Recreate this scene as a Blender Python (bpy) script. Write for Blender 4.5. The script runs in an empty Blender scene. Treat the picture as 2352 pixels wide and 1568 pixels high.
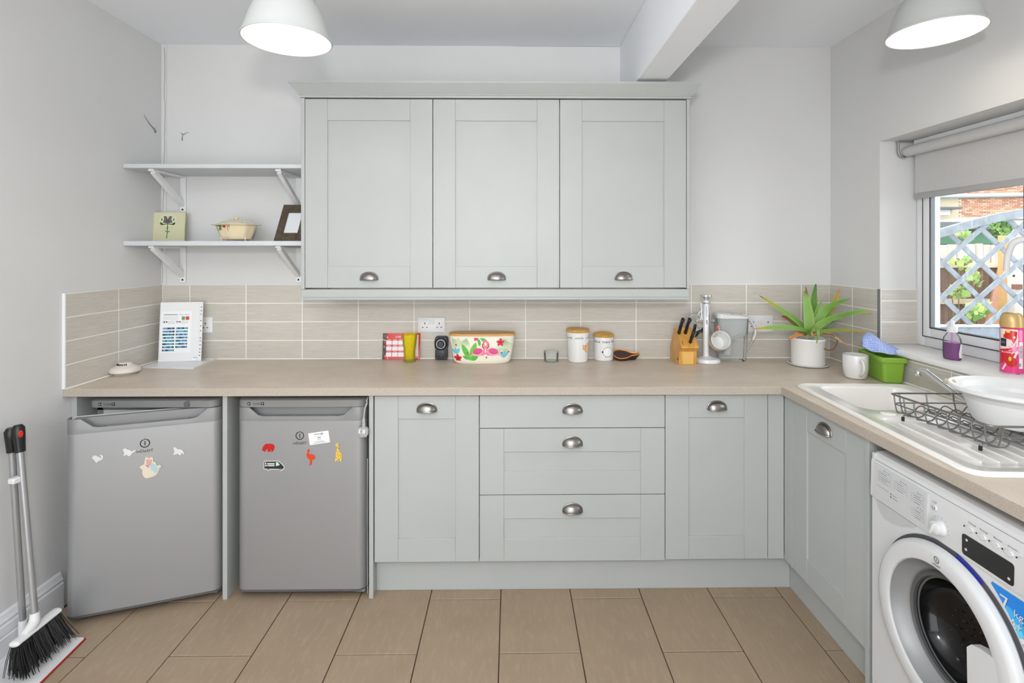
import bpy, bmesh, math, random
import numpy as np
from mathutils import Matrix, Vector
random.seed(7)
scene = bpy.context.scene
C = scene.collection
PI = math.pi
R = math.radians

# ------------------------------------------------------------------ camera, world, lights, exposure
FPX, CX, CY, YAW = 1201.7, 1187.0, 578.3, 0.0119          # in a 2352 x 1568 frame
CAM = Vector((1.8825, -2.8536, 1.4907))
cd = bpy.data.cameras.new('camera'); cam = bpy.data.objects.new('camera', cd); C.objects.link(cam)
cam.location = CAM; cam.rotation_euler = (PI/2, 0, -YAW)
cd.sensor_width = 36; cd.lens = FPX/2352*36
cd.shift_x = (1176-CX)/2352; cd.shift_y = (CY-784)/2352
cd.clip_start = 0.05; cd.clip_end = 200
scene.camera = cam
scene.cycles.transparent_max_bounces = 24

W = bpy.data.worlds.new('world'); scene.world = W; W.use_nodes = True
bg = W.node_tree.nodes['Background']
bg.inputs[0].default_value = (0.93, 0.965, 1.0, 1); bg.inputs[1].default_value = 3.9

def area(name, loc, rot, sx, sy, power, col=(1, 1, 1)):
    l = bpy.data.lights.new(name, 'AREA'); l.shape = 'RECTANGLE'; l.size = sx; l.size_y = sy
    l.energy = power; l.color = col
    o = bpy.data.objects.new(name, l); C.objects.link(o); o.location = loc; o.rotation_euler = rot
    return o
# added fill lamp, set as daylight at an invented opening behind the camera
area('rear_fill', (1.35, -4.55, 1.25), (R(90), 0, 0), 2.2, 2.1, 6, (0.985, 0.99, 1.0))
# the photographer's flash, a little above the lens
fl = bpy.data.lights.new('camera_flash', 'AREA'); fl.shape = 'DISK'; fl.size = 0.16; fl.energy = 17; fl.color = (1, 0.99, 0.97)
fo = bpy.data.objects.new('camera_flash', fl); C.objects.link(fo); fo.location = (1.90, -3.0, 1.86); fo.rotation_euler = (R(92), 0, 0)
# added fill lamp, turned up so that its light bounces off the ceiling
f2 = bpy.data.lights.new('bounce_fill', 'AREA'); f2.shape = 'DISK'; f2.size = 0.25; f2.energy = 46; f2.color = (0.975, 0.985, 1.0)
fo2 = bpy.data.objects.new('bounce_fill', f2); C.objects.link(fo2); fo2.location = (1.05, -3.1, 1.75); fo2.rotation_euler = (R(200), 0, 0)
BULB_W = 0.6

vs = scene.view_settings
vs.view_transform = 'Standard'; vs.look = 'None'; vs.gamma = 1; vs.use_curve_mapping = False
vs.exposure = -0.05

# ------------------------------------------------------------------ pixel helpers (a pixel gives a direction; the plane gives the distance)
_c, _s = math.cos(YAW), math.sin(YAW)
def ray(u, v):
    a = (u-CX)/FPX; b = -(v-CY)/FPX
    return Vector((_c*a+_s, -_s*a+_c, b))
def py(u, v, Y): d = ray(u, v); return CAM+d*((Y-CAM.y)/d.y)
def px(u, v, X): d = ray(u, v); return CAM+d*((X-CAM.x)/d.x)
def pz(u, v, Z): d = ray(u, v); return CAM+d*((Z-CAM.z)/d.z)

# ------------------------------------------------------------------ materials
def S(h):
    if isinstance(h, str):
        h = h.lstrip('#'); c = [int(h[i:i+2], 16)/255 for i in (0, 2, 4)]
    else: c = [x/255 for x in h]
    return tuple(x/12.92 if x <= .04045 else ((x+.055)/1.055)**2.4 for x in c)+(1,)
MATS = {}
def mat(name, col, rough=.5, metal=0, spec=None, noise=None, bump=None, trans=0, ior=None, emit=None, coat=0, alpha=1, attr=False, sss=0):
    """noise=(col2, scale(xyz), detail, lo, hi); bump=(scale xyz, strength, distance)"""
    if name in MATS: return MATS[name]
    m = bpy.data.materials.new(name); m.use_nodes = True; MATS[name] = m
    nt = m.node_tree; b = nt.nodes['Principled BSDF']; I = b.inputs
    col = S(col) if not (isinstance(col, tuple) and len(col) == 4) else col
    I['Base Color'].default_value = col; I['Roughness'].default_value = rough; I['Metallic'].default_value = metal
    if spec is not None: I['Specular IOR Level'].default_value = spec
    if trans: I['Transmission Weight'].default_value = trans
    if ior: I['IOR'].default_value = ior
    if coat: I['Coat Weight'].default_value = coat; I['Coat Roughness'].default_value = .08
    if alpha < 1: I['Alpha'].default_value = alpha
    if sss: I['Subsurface Weight'].default_value = sss; I['Subsurface Scale'].default_value = .01
    if emit: I['Emission Color'].default_value = S(emit[0]); I['Emission Strength'].default_value = emit[1]
    def ntex(scale, detail=4, rough_=.55):
        tc = nt.nodes.new('ShaderNodeTexCoord'); mp = nt.nodes.new('ShaderNodeMapping')
        mp.inputs['Scale'].default_value = scale if isinstance(scale, tuple) else (scale,)*3
        geo = nt.nodes.new('ShaderNodeNewGeometry')
        nt.links.new(geo.outputs['Position'], mp.inputs['Vector'])
        n = nt.nodes.new('ShaderNodeTexNoise'); n.inputs['Scale'].default_value = 1; n.inputs['Detail'].default_value = detail; n.inputs['Roughness'].default_value = rough_
        nt.links.new(mp.outputs['Vector'], n.inputs['Vector']); return n
    if attr:
        a = nt.nodes.new('ShaderNodeAttribute'); a.attribute_name = 'Col'
        nt.links.new(a.outputs['Color'], I['Base Color'])
    if noise:
        layers = noise if isinstance(noise, list) else [noise]
        prev = None
        for (c2, sc, det, lo, hi) in layers:
            n = ntex(sc, det); mr = nt.nodes.new('ShaderNodeMapRange')
            mr.inputs['From Min'].default_value = lo; mr.inputs['From Max'].default_value = hi
            nt.links.new(n.outputs['Fac'], mr.inputs['Value'])
            mx = nt.nodes.new('ShaderNodeMix'); mx.data_type = 'RGBA'
            nt.links.new(mr.outputs['Result'], mx.inputs['Factor'])
            if prev: nt.links.new(prev, mx.inputs[6])
            else: mx.inputs[6].default_value = col
            mx.inputs[7].default_value = S(c2); prev = mx.outputs[2]
        nt.links.new(prev, I['Base Color'])
    if bump:
        n = ntex(bump[0], 5); bp = nt.nodes.new('ShaderNodeBump')
        bp.inputs['Strength'].default_value = bump[1]; bp.inputs['Distance'].default_value = bump[2]
        nt.links.new(n.outputs['Fac'], bp.inputs['Height']); nt.links.new(bp.outputs['Normal'], I['Normal'])
    return m

M_wall = mat('wall_paint', (220, 220, 219), .75, bump=(60, .12, .004), noise=((216, 216, 215), 1.7, 3, .35, .7))
M_ceil = mat('ceiling_paint', (240, 243, 247), .8, bump=(50, .1, .004))
M_trimw = mat('white_gloss_paint', (232, 233, 235), .35)
M_cab = mat('cabinet_paint', (179, 182, 180), .42, bump=(180, .05, .001), noise=((175, 179, 177), 3, 3, .35, .7))
M_cabin = mat('cabinet_carcass', (187, 190, 190), .6)
M_tile = mat('wall_tile', (199, 193, 183), .42, noise=[((208, 203, 194), (7, 7, 150), 4, .38, .66), ((188, 181, 171), (20, 20, 420), 3, .52, .8)], bump=((14, 14, 420), .18, .002))
M_grout = mat('white_grout', (246, 244, 238), .8)
M_floor = mat('floor_tile', (163, 143, 120), .5, noise=[((157, 137, 115), (5, 5, 5), 5, .35, .7), ((171, 152, 130), (60, 14, 20), 6, .5, .8), ((136, 117, 99), (150, 130, 90), 2, .62, .8)], bump=((40, 40, 40), .2, .003))
M_fgrout = mat('floor_grout', (92, 74, 62), .9)
M_top = mat('worktop_laminate', (213, 200, 184), .38, noise=[((203, 188, 171), (5, 7, 5), 5, .4, .65), ((221, 208, 192), (9, 30, 9), 6, .6, .74), ((188, 172, 155), (240, 240, 240), 2, .5, .75)], bump=((220, 220, 220), .1, .001))
M_topedge = mat('worktop_edging', (184, 174, 161), .5, noise=[((168, 157, 144), (230, 230, 330), 4, .4, .68), ((196, 187, 175), (200, 260, 420), 3, .55, .75)])
M_pewter = mat('pewter', (150, 146, 142), .30, 1, bump=(400, .06, .001))
M_black = mat('black_plastic', (20, 20, 21), .35)
M_dark = mat('dark_void', (12, 12, 13), .8)
M_white = mat('white_plastic', (226, 226, 227), .35)
M_cer = mat('white_ceramic', (232, 231, 229), .12, coat=.5)
M_chrome = mat('chrome', (225, 227, 230), .07, 1)
M_steel = mat('brushed_aluminium', (178, 178, 180), .35, .85)
M_fridge = mat('fridge_silver', (165, 166, 167), .38, .5)
M_fridge2 = mat('fridge_grey_plastic', (136, 136, 136), .42, .15)
M_gasket = mat('grey_gasket', (96, 96, 97), .6)
M_liner = mat('fridge_liner', (226, 228, 230), .4)
M_ink = mat('black_print', (18, 18, 20), .5)
M_print = mat('colour_print', (255, 255, 255), .5, attr=True)
M_gprint = mat('glossy_colour_print', (255, 255, 255), .22, attr=True, coat=.3)
def glassmat(name, col=(1, 1, 1, 1), rough=0.0, ior=1.45, alpha=.25):
    if name in MATS: return MATS[name]
    m = bpy.data.materials.new(name); m.use_nodes = True; MATS[name] = m; nt = m.node_tree
    for n in list(nt.nodes):
        if n.type != 'OUTPUT_MATERIAL': nt.nodes.remove(n)
    out = [n for n in nt.nodes if n.type == 'OUTPUT_MATERIAL'][0]
    tr = nt.nodes.new('ShaderNodeBsdfTransparent'); tr.inputs[0].default_value = col
    gl = nt.nodes.new('ShaderNodeBsdfGlossy'); gl.inputs['Roughness'].default_value = max(rough, .03)
    df = nt.nodes.new('ShaderNodeBsdfDiffuse'); df.inputs[0].default_value = col
    fr = nt.nodes.new('ShaderNodeFresnel'); fr.inputs[0].default_value = ior
    a = nt.nodes.new('ShaderNodeMixShader'); b = nt.nodes.new('ShaderNodeMixShader')
    a.inputs[0].default_value = alpha
    nt.links.new(tr.outputs[0], a.inputs[1]); nt.links.new(df.outputs[0], a.inputs[2])
    nt.links.new(fr.outputs[0], b.inputs[0]); nt.links.new(a.outputs[0], b.inputs[1]); nt.links.new(gl.outputs[0], b.inputs[2])
    nt.links.new(b.outputs[0], out.inputs[0]); return m
M_pane = glassmat('window_glass', (.97, .99, .98, 1), 0, 1.25, 0.0)
M_clear = glassmat('clear_glass', (.95, .97, .96, 1), 0, 1.45, .1)

# ------------------------------------------------------------------ mesh builder
class MB:
    def __init__(s): s.v = []; s.f = []; s.mi = []
    def add(s, v, f, mi=0):
        o = len(s.v); s.v += [tuple(p) for p in v]; s.f += [tuple(i+o for i in q) for q in f]; s.mi += [mi]*len(f); return s
    def box(s, x0, x1, y0, y1, z0, z1, bev=0, seg=1, M=None):
        x0, x1 = sorted((x0, x1)); y0, y1 = sorted((y0, y1)); z0, z1 = sorted((z0, z1))
        v = [(x0, y0, z0), (x1, y0, z0), (x1, y1, z0), (x0, y1, z0), (x0, y0, z1), (x1, y0, z1), (x1, y1, z1), (x0, y1, z1)]
        f = [(0, 3, 2, 1), (4, 5, 6, 7), (0, 1, 5, 4), (1, 2, 6, 5), (2, 3, 7, 6), (3, 0, 4, 7)]
        if bev:
            bm = bmesh.new(); vv = [bm.verts.new(p) for p in v]
            for q in f: bm.faces.new([vv[i] for i in q])
            bmesh.ops.bevel(bm, geom=bm.edges[:], offset=bev, segments=seg, profile=.5, affect='EDGES')
            bm.verts.index_update(); v = [tuple(p.co) for p in bm.verts]; f = [tuple(p.index for p in q.verts) for q in bm.faces]; bm.free()
        if M is not None: v = [tuple(M@Vector(p)) for p in v]
        return s.add(v, f)
    def rings(s, rings, cap0=True, cap1=True, closed=True, M=None):
        n = len(rings[0]); v = [tuple(p) for r in rings for p in r]; f = []
        for i in range(len(rings)-1):
            for j in range(n if closed else n-1):
                k = (j+1) % n; f.append((i*n+j, i*n+k, (i+1)*n+k, (i+1)*n+j))
        if cap0: f.append(tuple(range(n-1, -1, -1)))
        if cap1: f.append(tuple((len(rings)-1)*n+j for j in range(n)))
        if M is not None: v = [tuple(M@Vector(p)) for p in v]
        return s.add(v, f)
    def lathe(s, prof, n=32, c=(0, 0, 0), M=None, sx=1, sy=1, cap=True):
        rings = []
        for r, z in prof: rings.append([(c[0]+sx*r*math.cos(2*PI*j/n), c[1]+sy*r*math.sin(2*PI*j/n), c[2]+z) for j in range(n)])
        return s.rings(rings, cap and prof[0][0] > 1e-6, cap and prof[-1][0] > 1e-6, True, M)
    def tube(s, path, r, n=8, closed=False, M=None, flat=1):
        P = [Vector(p) for p in path]; m = len(P); rr = r if isinstance(r, (list, tuple)) else [r]*m
        rings = []; up = None
        for i in range(m):
            if closed: t = P[(i+1) % m]-P[i-1]
            else: t = P[min(i+1, m-1)]-P[max(i-1, 0)]
            t.normalize()
            if up is None:
                a = Vector((0, 0, 1)) if abs(t.z) < .9 else Vector((1, 0, 0)); up = (a-t*a.dot(t)).normalized()
            else:
                up = up-t*up.dot(t)
                up = up.normalized() if up.length > 1e-6 else t.orthogonal().normalized()
            b = t.cross(up)
            rings.append([P[i]+(b*math.cos(2*PI*j/n)+up*flat*math.sin(2*PI*j/n))*rr[i] for j in range(n)])
        if closed: rings.append(rings[0])
        return s.rings(rings, not closed, not closed, True, M)
    def prism(s, poly, d0, d1, M=None):
        """polygon in local xy, extruded z d0..d1"""
        n = len(poly)
        return s.rings([[(x, y, d0) for x, y in poly], [(x, y, d1) for x, y in poly]], M=M)
    def grid(s, P, M=None):
        ny, nx = len(P), len(P[0]); v = [tuple(p) for r in P for p in r]
        f = [(j*nx+i, j*nx+i+1, (j+1)*nx+i+1, (j+1)*nx+i) for j in range(ny-1) for i in range(nx-1)]
        if M is not None: v = [tuple(M@Vector(p)) for p in v]
        return s.add(v, f)
    def sphere(s, c, r, n=16, m=8, sc=(1, 1, 1)):
        rings = []
        for i in range(m+1):
            t = PI*i/m; rings.append([(c[0]+sc[0]*r*math.sin(t)*math.cos(2*PI*j/n), c[1]+sc[1]*r*math.sin(t)*math.sin(2*PI*j/n), c[2]-sc[2]*r*math.cos(t)) for j in range(n)])
        return s.rings(rings, False, False)
    def xf(s, M): s.v = [tuple(M@Vector(p)) for p in s.v]; return s
    def merge(s, o, M=None):
        return s.add([tuple(M@Vector(p)) for p in o.v] if M is not None else o.v, o.f)

def frame(o, x, y, z=None):
    """matrix with origin o, local x and y axes given, z = x cross y"""
    x = Vector(x).normalized(); y = Vector(y).normalized(); z = x.cross(y) if z is None else Vector(z)
    return Matrix(((x.x, y.x, z.x, o[0]), (x.y, y.y, z.y, o[1]), (x.z, y.z, z.z, o[2]), (0, 0, 0, 1)))
FRONT = lambda x, y, z: frame((x, y, z), (1, 0, 0), (0, 0, 1))     # local xy = world xz, local z = towards the camera (-y)
RIGHTW = lambda x, y, z: frame((x, y, z), (0, -1, 0), (0, 0, 1))   # on the right-hand run, local z = towards -x

MW = {}
def to_mesh(name, mb, mats, smooth=True, ang=38):
    me = bpy.data.meshes.new(name); me.from_pydata(mb.v, [], mb.f)
    for m in (mats if isinstance(mats, (list, tuple)) else [mats]): me.materials.append(m)
    if any(mb.mi): me.polygons.foreach_set('material_index', mb.mi)
    bm = bmesh.new(); bm.from_mesh(me); bmesh.ops.remove_doubles(bm, verts=bm.verts[:], dist=1e-6)
    bmesh.ops.recalc_face_normals(bm, faces=bm.faces[:]); bm.to_mesh(me); bm.free()
    if smooth:
        me.polygons.foreach_set('use_smooth', [True]*len(me.polygons)); me.set_sharp_from_angle(angle=R(ang))
    me.update(); return me
def place(o, parent, M=None):
    """M = world matrix"""
    C.objects.link(o); M = M or Matrix()
    if parent is not None:
        o.parent = parent; o.matrix_basis = MW[parent].inverted()@M
    else: o.matrix_basis = M
    MW[o] = M; return o
def obj(name, mb, mats, parent=None, smooth=True, ang=38, label=None):
    """verts in world coordinates"""
    vs_ = np.array(mb.v); lo, hi = vs_.min(0), vs_.max(0)
    org = Vector(((lo[0]+hi[0])/2, (lo[1]+hi[1])/2, lo[2])) if parent is None else MW[parent].translation
    T = Matrix.Translation(-org); mb.v = [tuple(Vector(p)-org) for p in mb.v]
    o = bpy.data.objects.new(name, to_mesh(name, mb, mats, smooth, ang))
    place(o, parent, Matrix.Translation(org))
    if label: o['label'] = label
    return o
def inst(name, me, parent, M): return place(bpy.data.objects.new(name, me), parent, M)
def tag(o, label, cat, group=None):
    o['label'] = label; o['category'] = cat
    if group: o['group'] = group
    return o
def thing(name, loc, label, cat, group=None):
    o = bpy.data.objects.new(name, None); o.empty_display_size = .05
    place(o, None, Matrix.Translation(Vector(loc))); return tag(o, label, cat, group)
def struct(o): o['kind'] = 'structure'; return o

# ------------------------------------------------------------------ text and printed canvases
_tc = {}
def text_tris(s, h, spacing=1.0):
    k = (s, spacing)
    if k not in _tc:
        cu = bpy.data.curves.new('t', 'FONT'); cu.body = s; cu.size = 1; cu.space_character = spacing
        ob = bpy.data.objects.new('t', cu); me = bpy.data.meshes.new_from_object(ob); me.calc_loop_triangles()
        v = np.array([p.co[:2] for p in me.vertices]) if len(me.vertices) else np.zeros((0, 2))
        t = np.array([q.vertices[:] for q in me.loop_triangles]) if len(me.loop_triangles) else np.zeros((0, 3), int)
        bpy.data.objects.remove(ob); bpy.data.curves.remove(cu); bpy.data.meshes.remove(me); _tc[k] = (v, t)
    v, t = _tc[k]; return v*h/.7, t
def text_mb(s, h, M, anchor='c', depth=.0004, spacing=1.0, width=None):
    v, t = text_tris(s, h, spacing); v = v.copy()
    if width: v[:, 0] *= width/np.ptp(v[:, 0])
    if anchor == 'c': v[:, 0] -= (v[:, 0].max()+v[:, 0].min())/2
    mb = MB(); mb.add([tuple(M@Vector((x, y, depth))) for x, y in v], [tuple(q) for q in t]); return mb
class Canvas:
    def __init__(s, Wd, H, res, bg):
        s.W, s.H = Wd, H; s.nx = int(round(Wd/res))+1; s.ny = int(round(H/res))+1
        s.X, s.Y = np.meshgrid(np.linspace(0, Wd, s.nx), np.linspace(0, H, s.ny))
        s.c = np.zeros((s.ny, s.nx, 3)); s.c[:] = S(bg)[:3]
    def put(s, m, col): s.c[m] = S(col)[:3]; return s
    def rect(s, x0, y0, x1, y1, col): return s.put((s.X >= x0) & (s.X <= x1) & (s.Y >= y0) & (s.Y <= y1), col)
    def inside(s, pts):
        m = np.zeros(s.X.shape, bool); n = len(pts)
        for i in range(n):
            (x1, y1), (x2, y2) = pts[i], pts[(i+1) % n]
            if y1 == y2: continue
            cnd = ((y1 > s.Y) != (y2 > s.Y)) & (s.X < (x2-x1)*(s.Y-y1)/(y2-y1)+x1); m ^= cnd
        return m
    def poly(s, pts, col): return s.put(s.inside(pts), col)
    def ell(s, cx, cy, rx, ry, col, a=0):
        dx, dy = s.X-cx, s.Y-cy; ca, sa = math.cos(a), math.sin(a)
        return s.put(((dx*ca+dy*sa)/rx)**2+((-dx*sa+dy*ca)/ry)**2 <= 1, col)
    def line(s, pts, w, col):
        m = np.zeros(s.X.shape, bool)
        for (x1, y1), (x2, y2) in zip(pts[:-1], pts[1:]):
            dx, dy = x2-x1, y2-y1; L = dx*dx+dy*dy+1e-12
            t = np.clip(((s.X-x1)*dx+(s.Y-y1)*dy)/L, 0, 1); m |= (s.X-x1-t*dx)**2+(s.Y-y1-t*dy)**2 <= w*w/4
        return s.put(m, col)
    def text(s, st, x, y, h, col, anchor='l', width=None, slant=0):
        v, t = text_tris(st, h); v = v.copy()
        if not len(t): return s
        if width: v[:, 0] *= width/np.ptp(v[:, 0])
        if anchor == 'c': v[:, 0] -= (v[:, 0].max()+v[:, 0].min())/2
        v[:, 0] += x+slant*v[:, 1]; v[:, 1] += y; m = np.zeros(s.X.shape, bool)
        for q in t:
            (ax, ay), (bx, by), (cx_, cy_) = v[q]; d = (by-cy_)*(ax-cx_)+(cx_-bx)*(ay-cy_)
            if abs(d) < 1e-14: continue
            l1 = ((by-cy_)*(s.X-cx_)+(cx_-bx)*(s.Y-cy_))/d; l2 = ((cy_-ay)*(s.X-cx_)+(ax-cx_)*(s.Y-cy_))/d
            m |= (l1 >= -.01) & (l2 >= -.01) & (l1+l2 <= 1.01)
        return s.put(m, col)
    def build(s, name, fn, m, parent, mask=None):
        P = np.array(fn(s.X, s.Y)).reshape(3, -1).T
        idx = np.arange(s.nx*s.ny).reshape(s.ny, s.nx)
        f = np.stack([idx[:-1, :-1], idx[:-1, 1:], idx[1:, 1:], idx[1:, :-1]], -1).reshape(-1, 4)
        col = s.c.reshape(-1, 3)
        if mask is not None:
            mk = mask.reshape(-1); f = f[mk[f].all(1)]; used = np.unique(f); re = -np.ones(len(P), int); re[used] = np.arange(len(used)); P = P[used]; col = col[used]; f = re[f]
        org = np.array(MW[parent].translation) if parent is not None else np.array([(P[:, 0].min()+P[:, 0].max())/2, (P[:, 1].min()+P[:, 1].max())/2, P[:, 2].min()])
        me = bpy.data.meshes.new(name); me.from_pydata((P-org).tolist(), [], f.tolist()); me.materials.append(m)
        a = me.color_attributes.new('Col', 'FLOAT_COLOR', 'POINT')
        a.data.foreach_set('color', np.concatenate([col, np.ones((len(col), 1))], 1).ravel())
        me.polygons.foreach_set('use_smooth', [True]*len(me.polygons)); me.update()
        o = bpy.data.objects.new(name, me); place(o, parent, Matrix.Translation(Vector(org))); return o
def onplane(M, off=0.0):
    def fn(X, Y):
        o = M@Vector((0, 0, off)); x = (M.to_3x3()@Vector((1, 0, 0))); y = (M.to_3x3()@Vector((0, 1, 0)))
        return [o[i]+x[i]*X+y[i]*Y for i in range(3)]
    return fn
def rrect(x0, x1, y0, y1, r, n=5):
    p = []
    for cx, cy, a in ((x1-r, y1-r, 0), (x0+r, y1-r, 90), (x0+r, y0+r, 180), (x1-r, y0+r, 270)):
        for i in range(n+1): t = R(a+90*i/n); p.append((cx+r*math.cos(t), cy+r*math.sin(t)))
    return p
def arcpts(c, r, a0, a1, n=16): return [(c[0]+r*math.cos(R(a0+(a1-a0)*i/n)), c[1]+r*math.sin(R(a0+(a1-a0)*i/n))) for i in range(n+1)]
def smoothpath(pts, n=6):
    P = [Vector(p) for p in pts]; out = []
    for i in range(len(P)-1):
        p0 = P[max(i-1, 0)]; p1 = P[i]; p2 = P[i+1]; p3 = P[min(i+2, len(P)-1)]
        for k in range(n):
            t = k/n; out.append(.5*((2*p1)+(p2-p0)*t+(2*p0-5*p1+4*p2-p3)*t*t+(3*p1-p0-3*p2+p3)*t**3))
    out.append(P[-1]); return out
# ------------------------------------------------------------------ the room
XL, XR, YR, ZC = -0.006, 3.640, -4.60, 2.612
ZW = 0.912                                         # worktop surface
TF = 0.010                                         # wall tile thickness with bed

floor = struct(obj('floor', MB().box(XL-.1, XR+.3, YR-.1, .1, -.12, -.006), M_fgrout, smooth=False))
ceiling = struct(obj('ceiling', MB().box(XL-.1, XR+.3, YR-.1, .1, ZC, ZC+.12), M_ceil, smooth=False))
wall_back = struct(obj('wall_back', MB().box(XL-.1, XR+.3, 0, .12, -.006, ZC), M_wall, smooth=False))
wall_left = struct(obj('wall_left', MB().box(XL-.12, XL, YR, 0, -.006, ZC), M_wall, smooth=False))
# right wall with the window opening
WY0, WY1, WZ0, WZ1, XW = -1.95, -0.384, 1.040, 2.016, 3.93
m = MB().box(XR, XW, WY1, 0, -.006, ZC).box(XR, XW, YR, WY0, -.006, ZC).box(XR, XW, WY0, WY1, -.006, WZ0).box(XR, XW, WY0, WY1, WZ1, ZC)
wall_right = struct(obj('wall_right', m, M_wall, smooth=False))
# unseen rear wall, its wide opening added to let daylight in
m = MB().box(XL, .2, YR-.12, YR, -.006, ZC).box(2.5, XR, YR-.12, YR, -.006, ZC).box(.2, 2.5, YR-.12, YR, 2.3, ZC)
struct(obj('wall_rear', m, M_wall, smooth=False))
# ceiling beam
struct(obj('trim_1', MB().box(2.481, 2.627, YR, 0, 2.305, ZC, .004), M_ceil, smooth=False))

# floor tiles 305 x 610, running bond, 5 mm proud of the joint
def tile_mesh(w, h, t, bev=.0012):
    return MB().box(0, w, 0, h, -t, 0, bev)
_tm = {}
XJ = [XL, .012] + [.012+.3047*i for i in range(1, 13)]
for ci in range(len(XJ)-1):
    x0, x1 = XJ[ci], min(XJ[ci+1], XR)
    if x1-x0 < .02 or x0 >= XR: continue
    off = -.605 if ci % 2 == 0 else -.909
    y = off+.61*2
    while y > YR:
        a, b = max(y-.61, YR), min(y, 0.0)
        if b-a > .02:
            w_, h_ = round(x1-x0-.004, 4), round(b-a-.004, 4)
            if (w_, h_) not in _tm: _tm[(w_, h_)] = to_mesh('floor_tile', tile_mesh(w_, h_, .006), M_floor, False)
            inst('floor_tile', _tm[(w_, h_)], floor, Matrix.Translation((x0+.002, a+.002, random.uniform(-.0004, .0003))))
        y -= .61

# wall tiles 300 x 100 in 4 courses, straight bond, on a grout bed
ZP = .1004
def tile_run(parent, M, joints, z0, rows, zp=ZP, lastz=None):
    """M: local x along the wall, y up, z out of the wall"""
    a, b = joints[0], joints[-1]
    top = z0+rows*zp if lastz is None else lastz
    bed = MB().box(a, b, z0, top, 0, TF-.0012); bed.xf(M)
    obj('grout', bed, M_grout, parent, smooth=False)
    for r in range(math.ceil(rows)):
        for j in range(len(joints)-1):
            x0, x1 = joints[j]+.0022, joints[j+1]-.0022; y0, y1 = z0+r*zp+.0022, min(z0+(r+1)*zp, top)-.0022
            if y1-y0 < .008: continue
            k = (round(x1-x0, 4), round(y1-y0, 4))
            if k not in _tm: _tm[k] = to_mesh('wall_tile', MB().box(0, k[0], 0, k[1], 0, .006, .0008), M_tile, False)
            inst('wall_tile', _tm[k], parent, M@Matrix.Translation((x0, y0, TF-.006)))
jx = [XL+TF]+[.4531-.302+.302*k for k in range(0, 12)]; jx = [x for x in jx if x < XR-TF-.02]+[XR-TF]
tile_run(wall_back, FRONT(0, 0, 0), jx, ZW, 4)
tile_run(wall_left, frame((XL, 0, 0), (0, 1, 0), (0, 0, 1)), [-.622, -.322, 0], ZW, 4)
tile_run(wall_right, RIGHTW(XR, 0, 0), [0, .2, .381], ZW, 4)
tile_run(wall_right, frame((XR, WY1, 0), (1, 0, 0), (0, 0, 1)), [0.0, .175], 1.058, 2.55)          # tiled return of the reveal
tile_run(wall_right, RIGHTW(XR, 0, 0), [.374, .50, .80, 1.10, 1.40, 1.70, 1.95], ZW, 1.25)       # strip below the sill
obj('edge_trim', MB().box(XR-TF-.001, XR+.001, WY1-.0012, WY1+.0026, ZW, ZW+4*ZP, .0004), mat('grey_trim', (120, 118, 116), .4, .6), wall_right)
obj('edge_trim', MB().box(XL-.0005, XL+TF+.001, -.627, -.621, ZW, ZW+4*ZP+.002, .0005), M_trimw, wall_left)

# skirting on the left wall
bp_ = [(0, 0), (.018, 0), (.018, .105), (.014, .112), (.016, .122), (.010, .132), (.008, .145), (.003, .152), (0, .152)]
m = MB().rings([[(XL+x, y, z) for x, z in bp_] for y in (YR, -.64)])
struct(obj('baseboard_left', m, M_trimw, ang=25))
# boxed strip and crack in the left-hand corner of the back wall
obj('corner_strip', MB().box(XL, .022, -.004, 0, ZW+4*ZP, ZC, .001), M_wall, wall_back)
def crack(name, pts, w, parent, out=Vector((0, -.0008, 0))):
    P = []
    for i, p in enumerate(pts): P.append((Vector(p)+out-Vector((w/2, 0, 0)), Vector(p)+out+Vector((w/2, 0, 0))))
    obj(name, MB().grid(P), mat('crack', (112, 110, 108), .9), parent, smooth=False)
pts = []
for v in range(110, 655, 9):
    u = 379.5 if v < 200 else 379.5-(v-200)*.017
    u += 1.5*math.sin(v*.017+2)+1.2*math.sin(v*.053)*math.sin(v*.011)+random.uniform(-1.0, 1.0)
    p = py(u, v, -.004); pts.append((p.x, -.0042, p.z))
crack('crack', pts, .0018, wall_back)
for (u0, u1, vv) in ((1180, 1420, 106),):
    pts = []
    n = 14
    for i in range(n+1):
        p = py(u0+(u1-u0)*i/n, vv, 0); pts.append((p.x, -.001, ZC-.0012+random.uniform(-.0006, .0004)))
    mb = MB(); mb.grid([[(x, y, z-.0004) for x, y, z in pts], [(x, y, z+.0004) for x, y, z in pts]]); obj('crack', mb, mat('crack', (112, 110, 108), .9), wall_back, smooth=False)
# two wisps of cobweb
def cobweb(label, strands):
    mb = MB()
    for s_, r_ in strands: mb.tube(smoothpath(s_, 5), [r_*(1-.75*i/(len(smoothpath(s_, 5))-1)) for i in range(len(smoothpath(s_, 5)))], 5)
    tag(obj('cobweb', mb, mat('dust', (132, 130, 126), 1)), label, 'cobweb')
def wl(u, v): p = px(u, v, XL); return (XL+.002, p.y, p.z)
def wb(u, v): p = py(u, v, 0); return (p.x, -.002, p.z)
cobweb('dusty curved wisp of cobweb on the left wall above the shelves', [([wl(356, 305), wl(353, 296), wl(345, 287), wl(338, 277), wl(330, 264)], .004), ([wl(356, 305), wl(359, 299)], .003), ([wl(353, 297), wl(358, 293)], .002)])
cobweb('small forked wisp of dusty cobweb on the back wall above the shelves', [([wb(419, 323), wb(419, 316), wb(420, 309)], .003), ([wb(420, 310), wb(427, 306), wb(436, 303)], .0022), ([wb(420, 309), wb(416, 305)], .003)])

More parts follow.
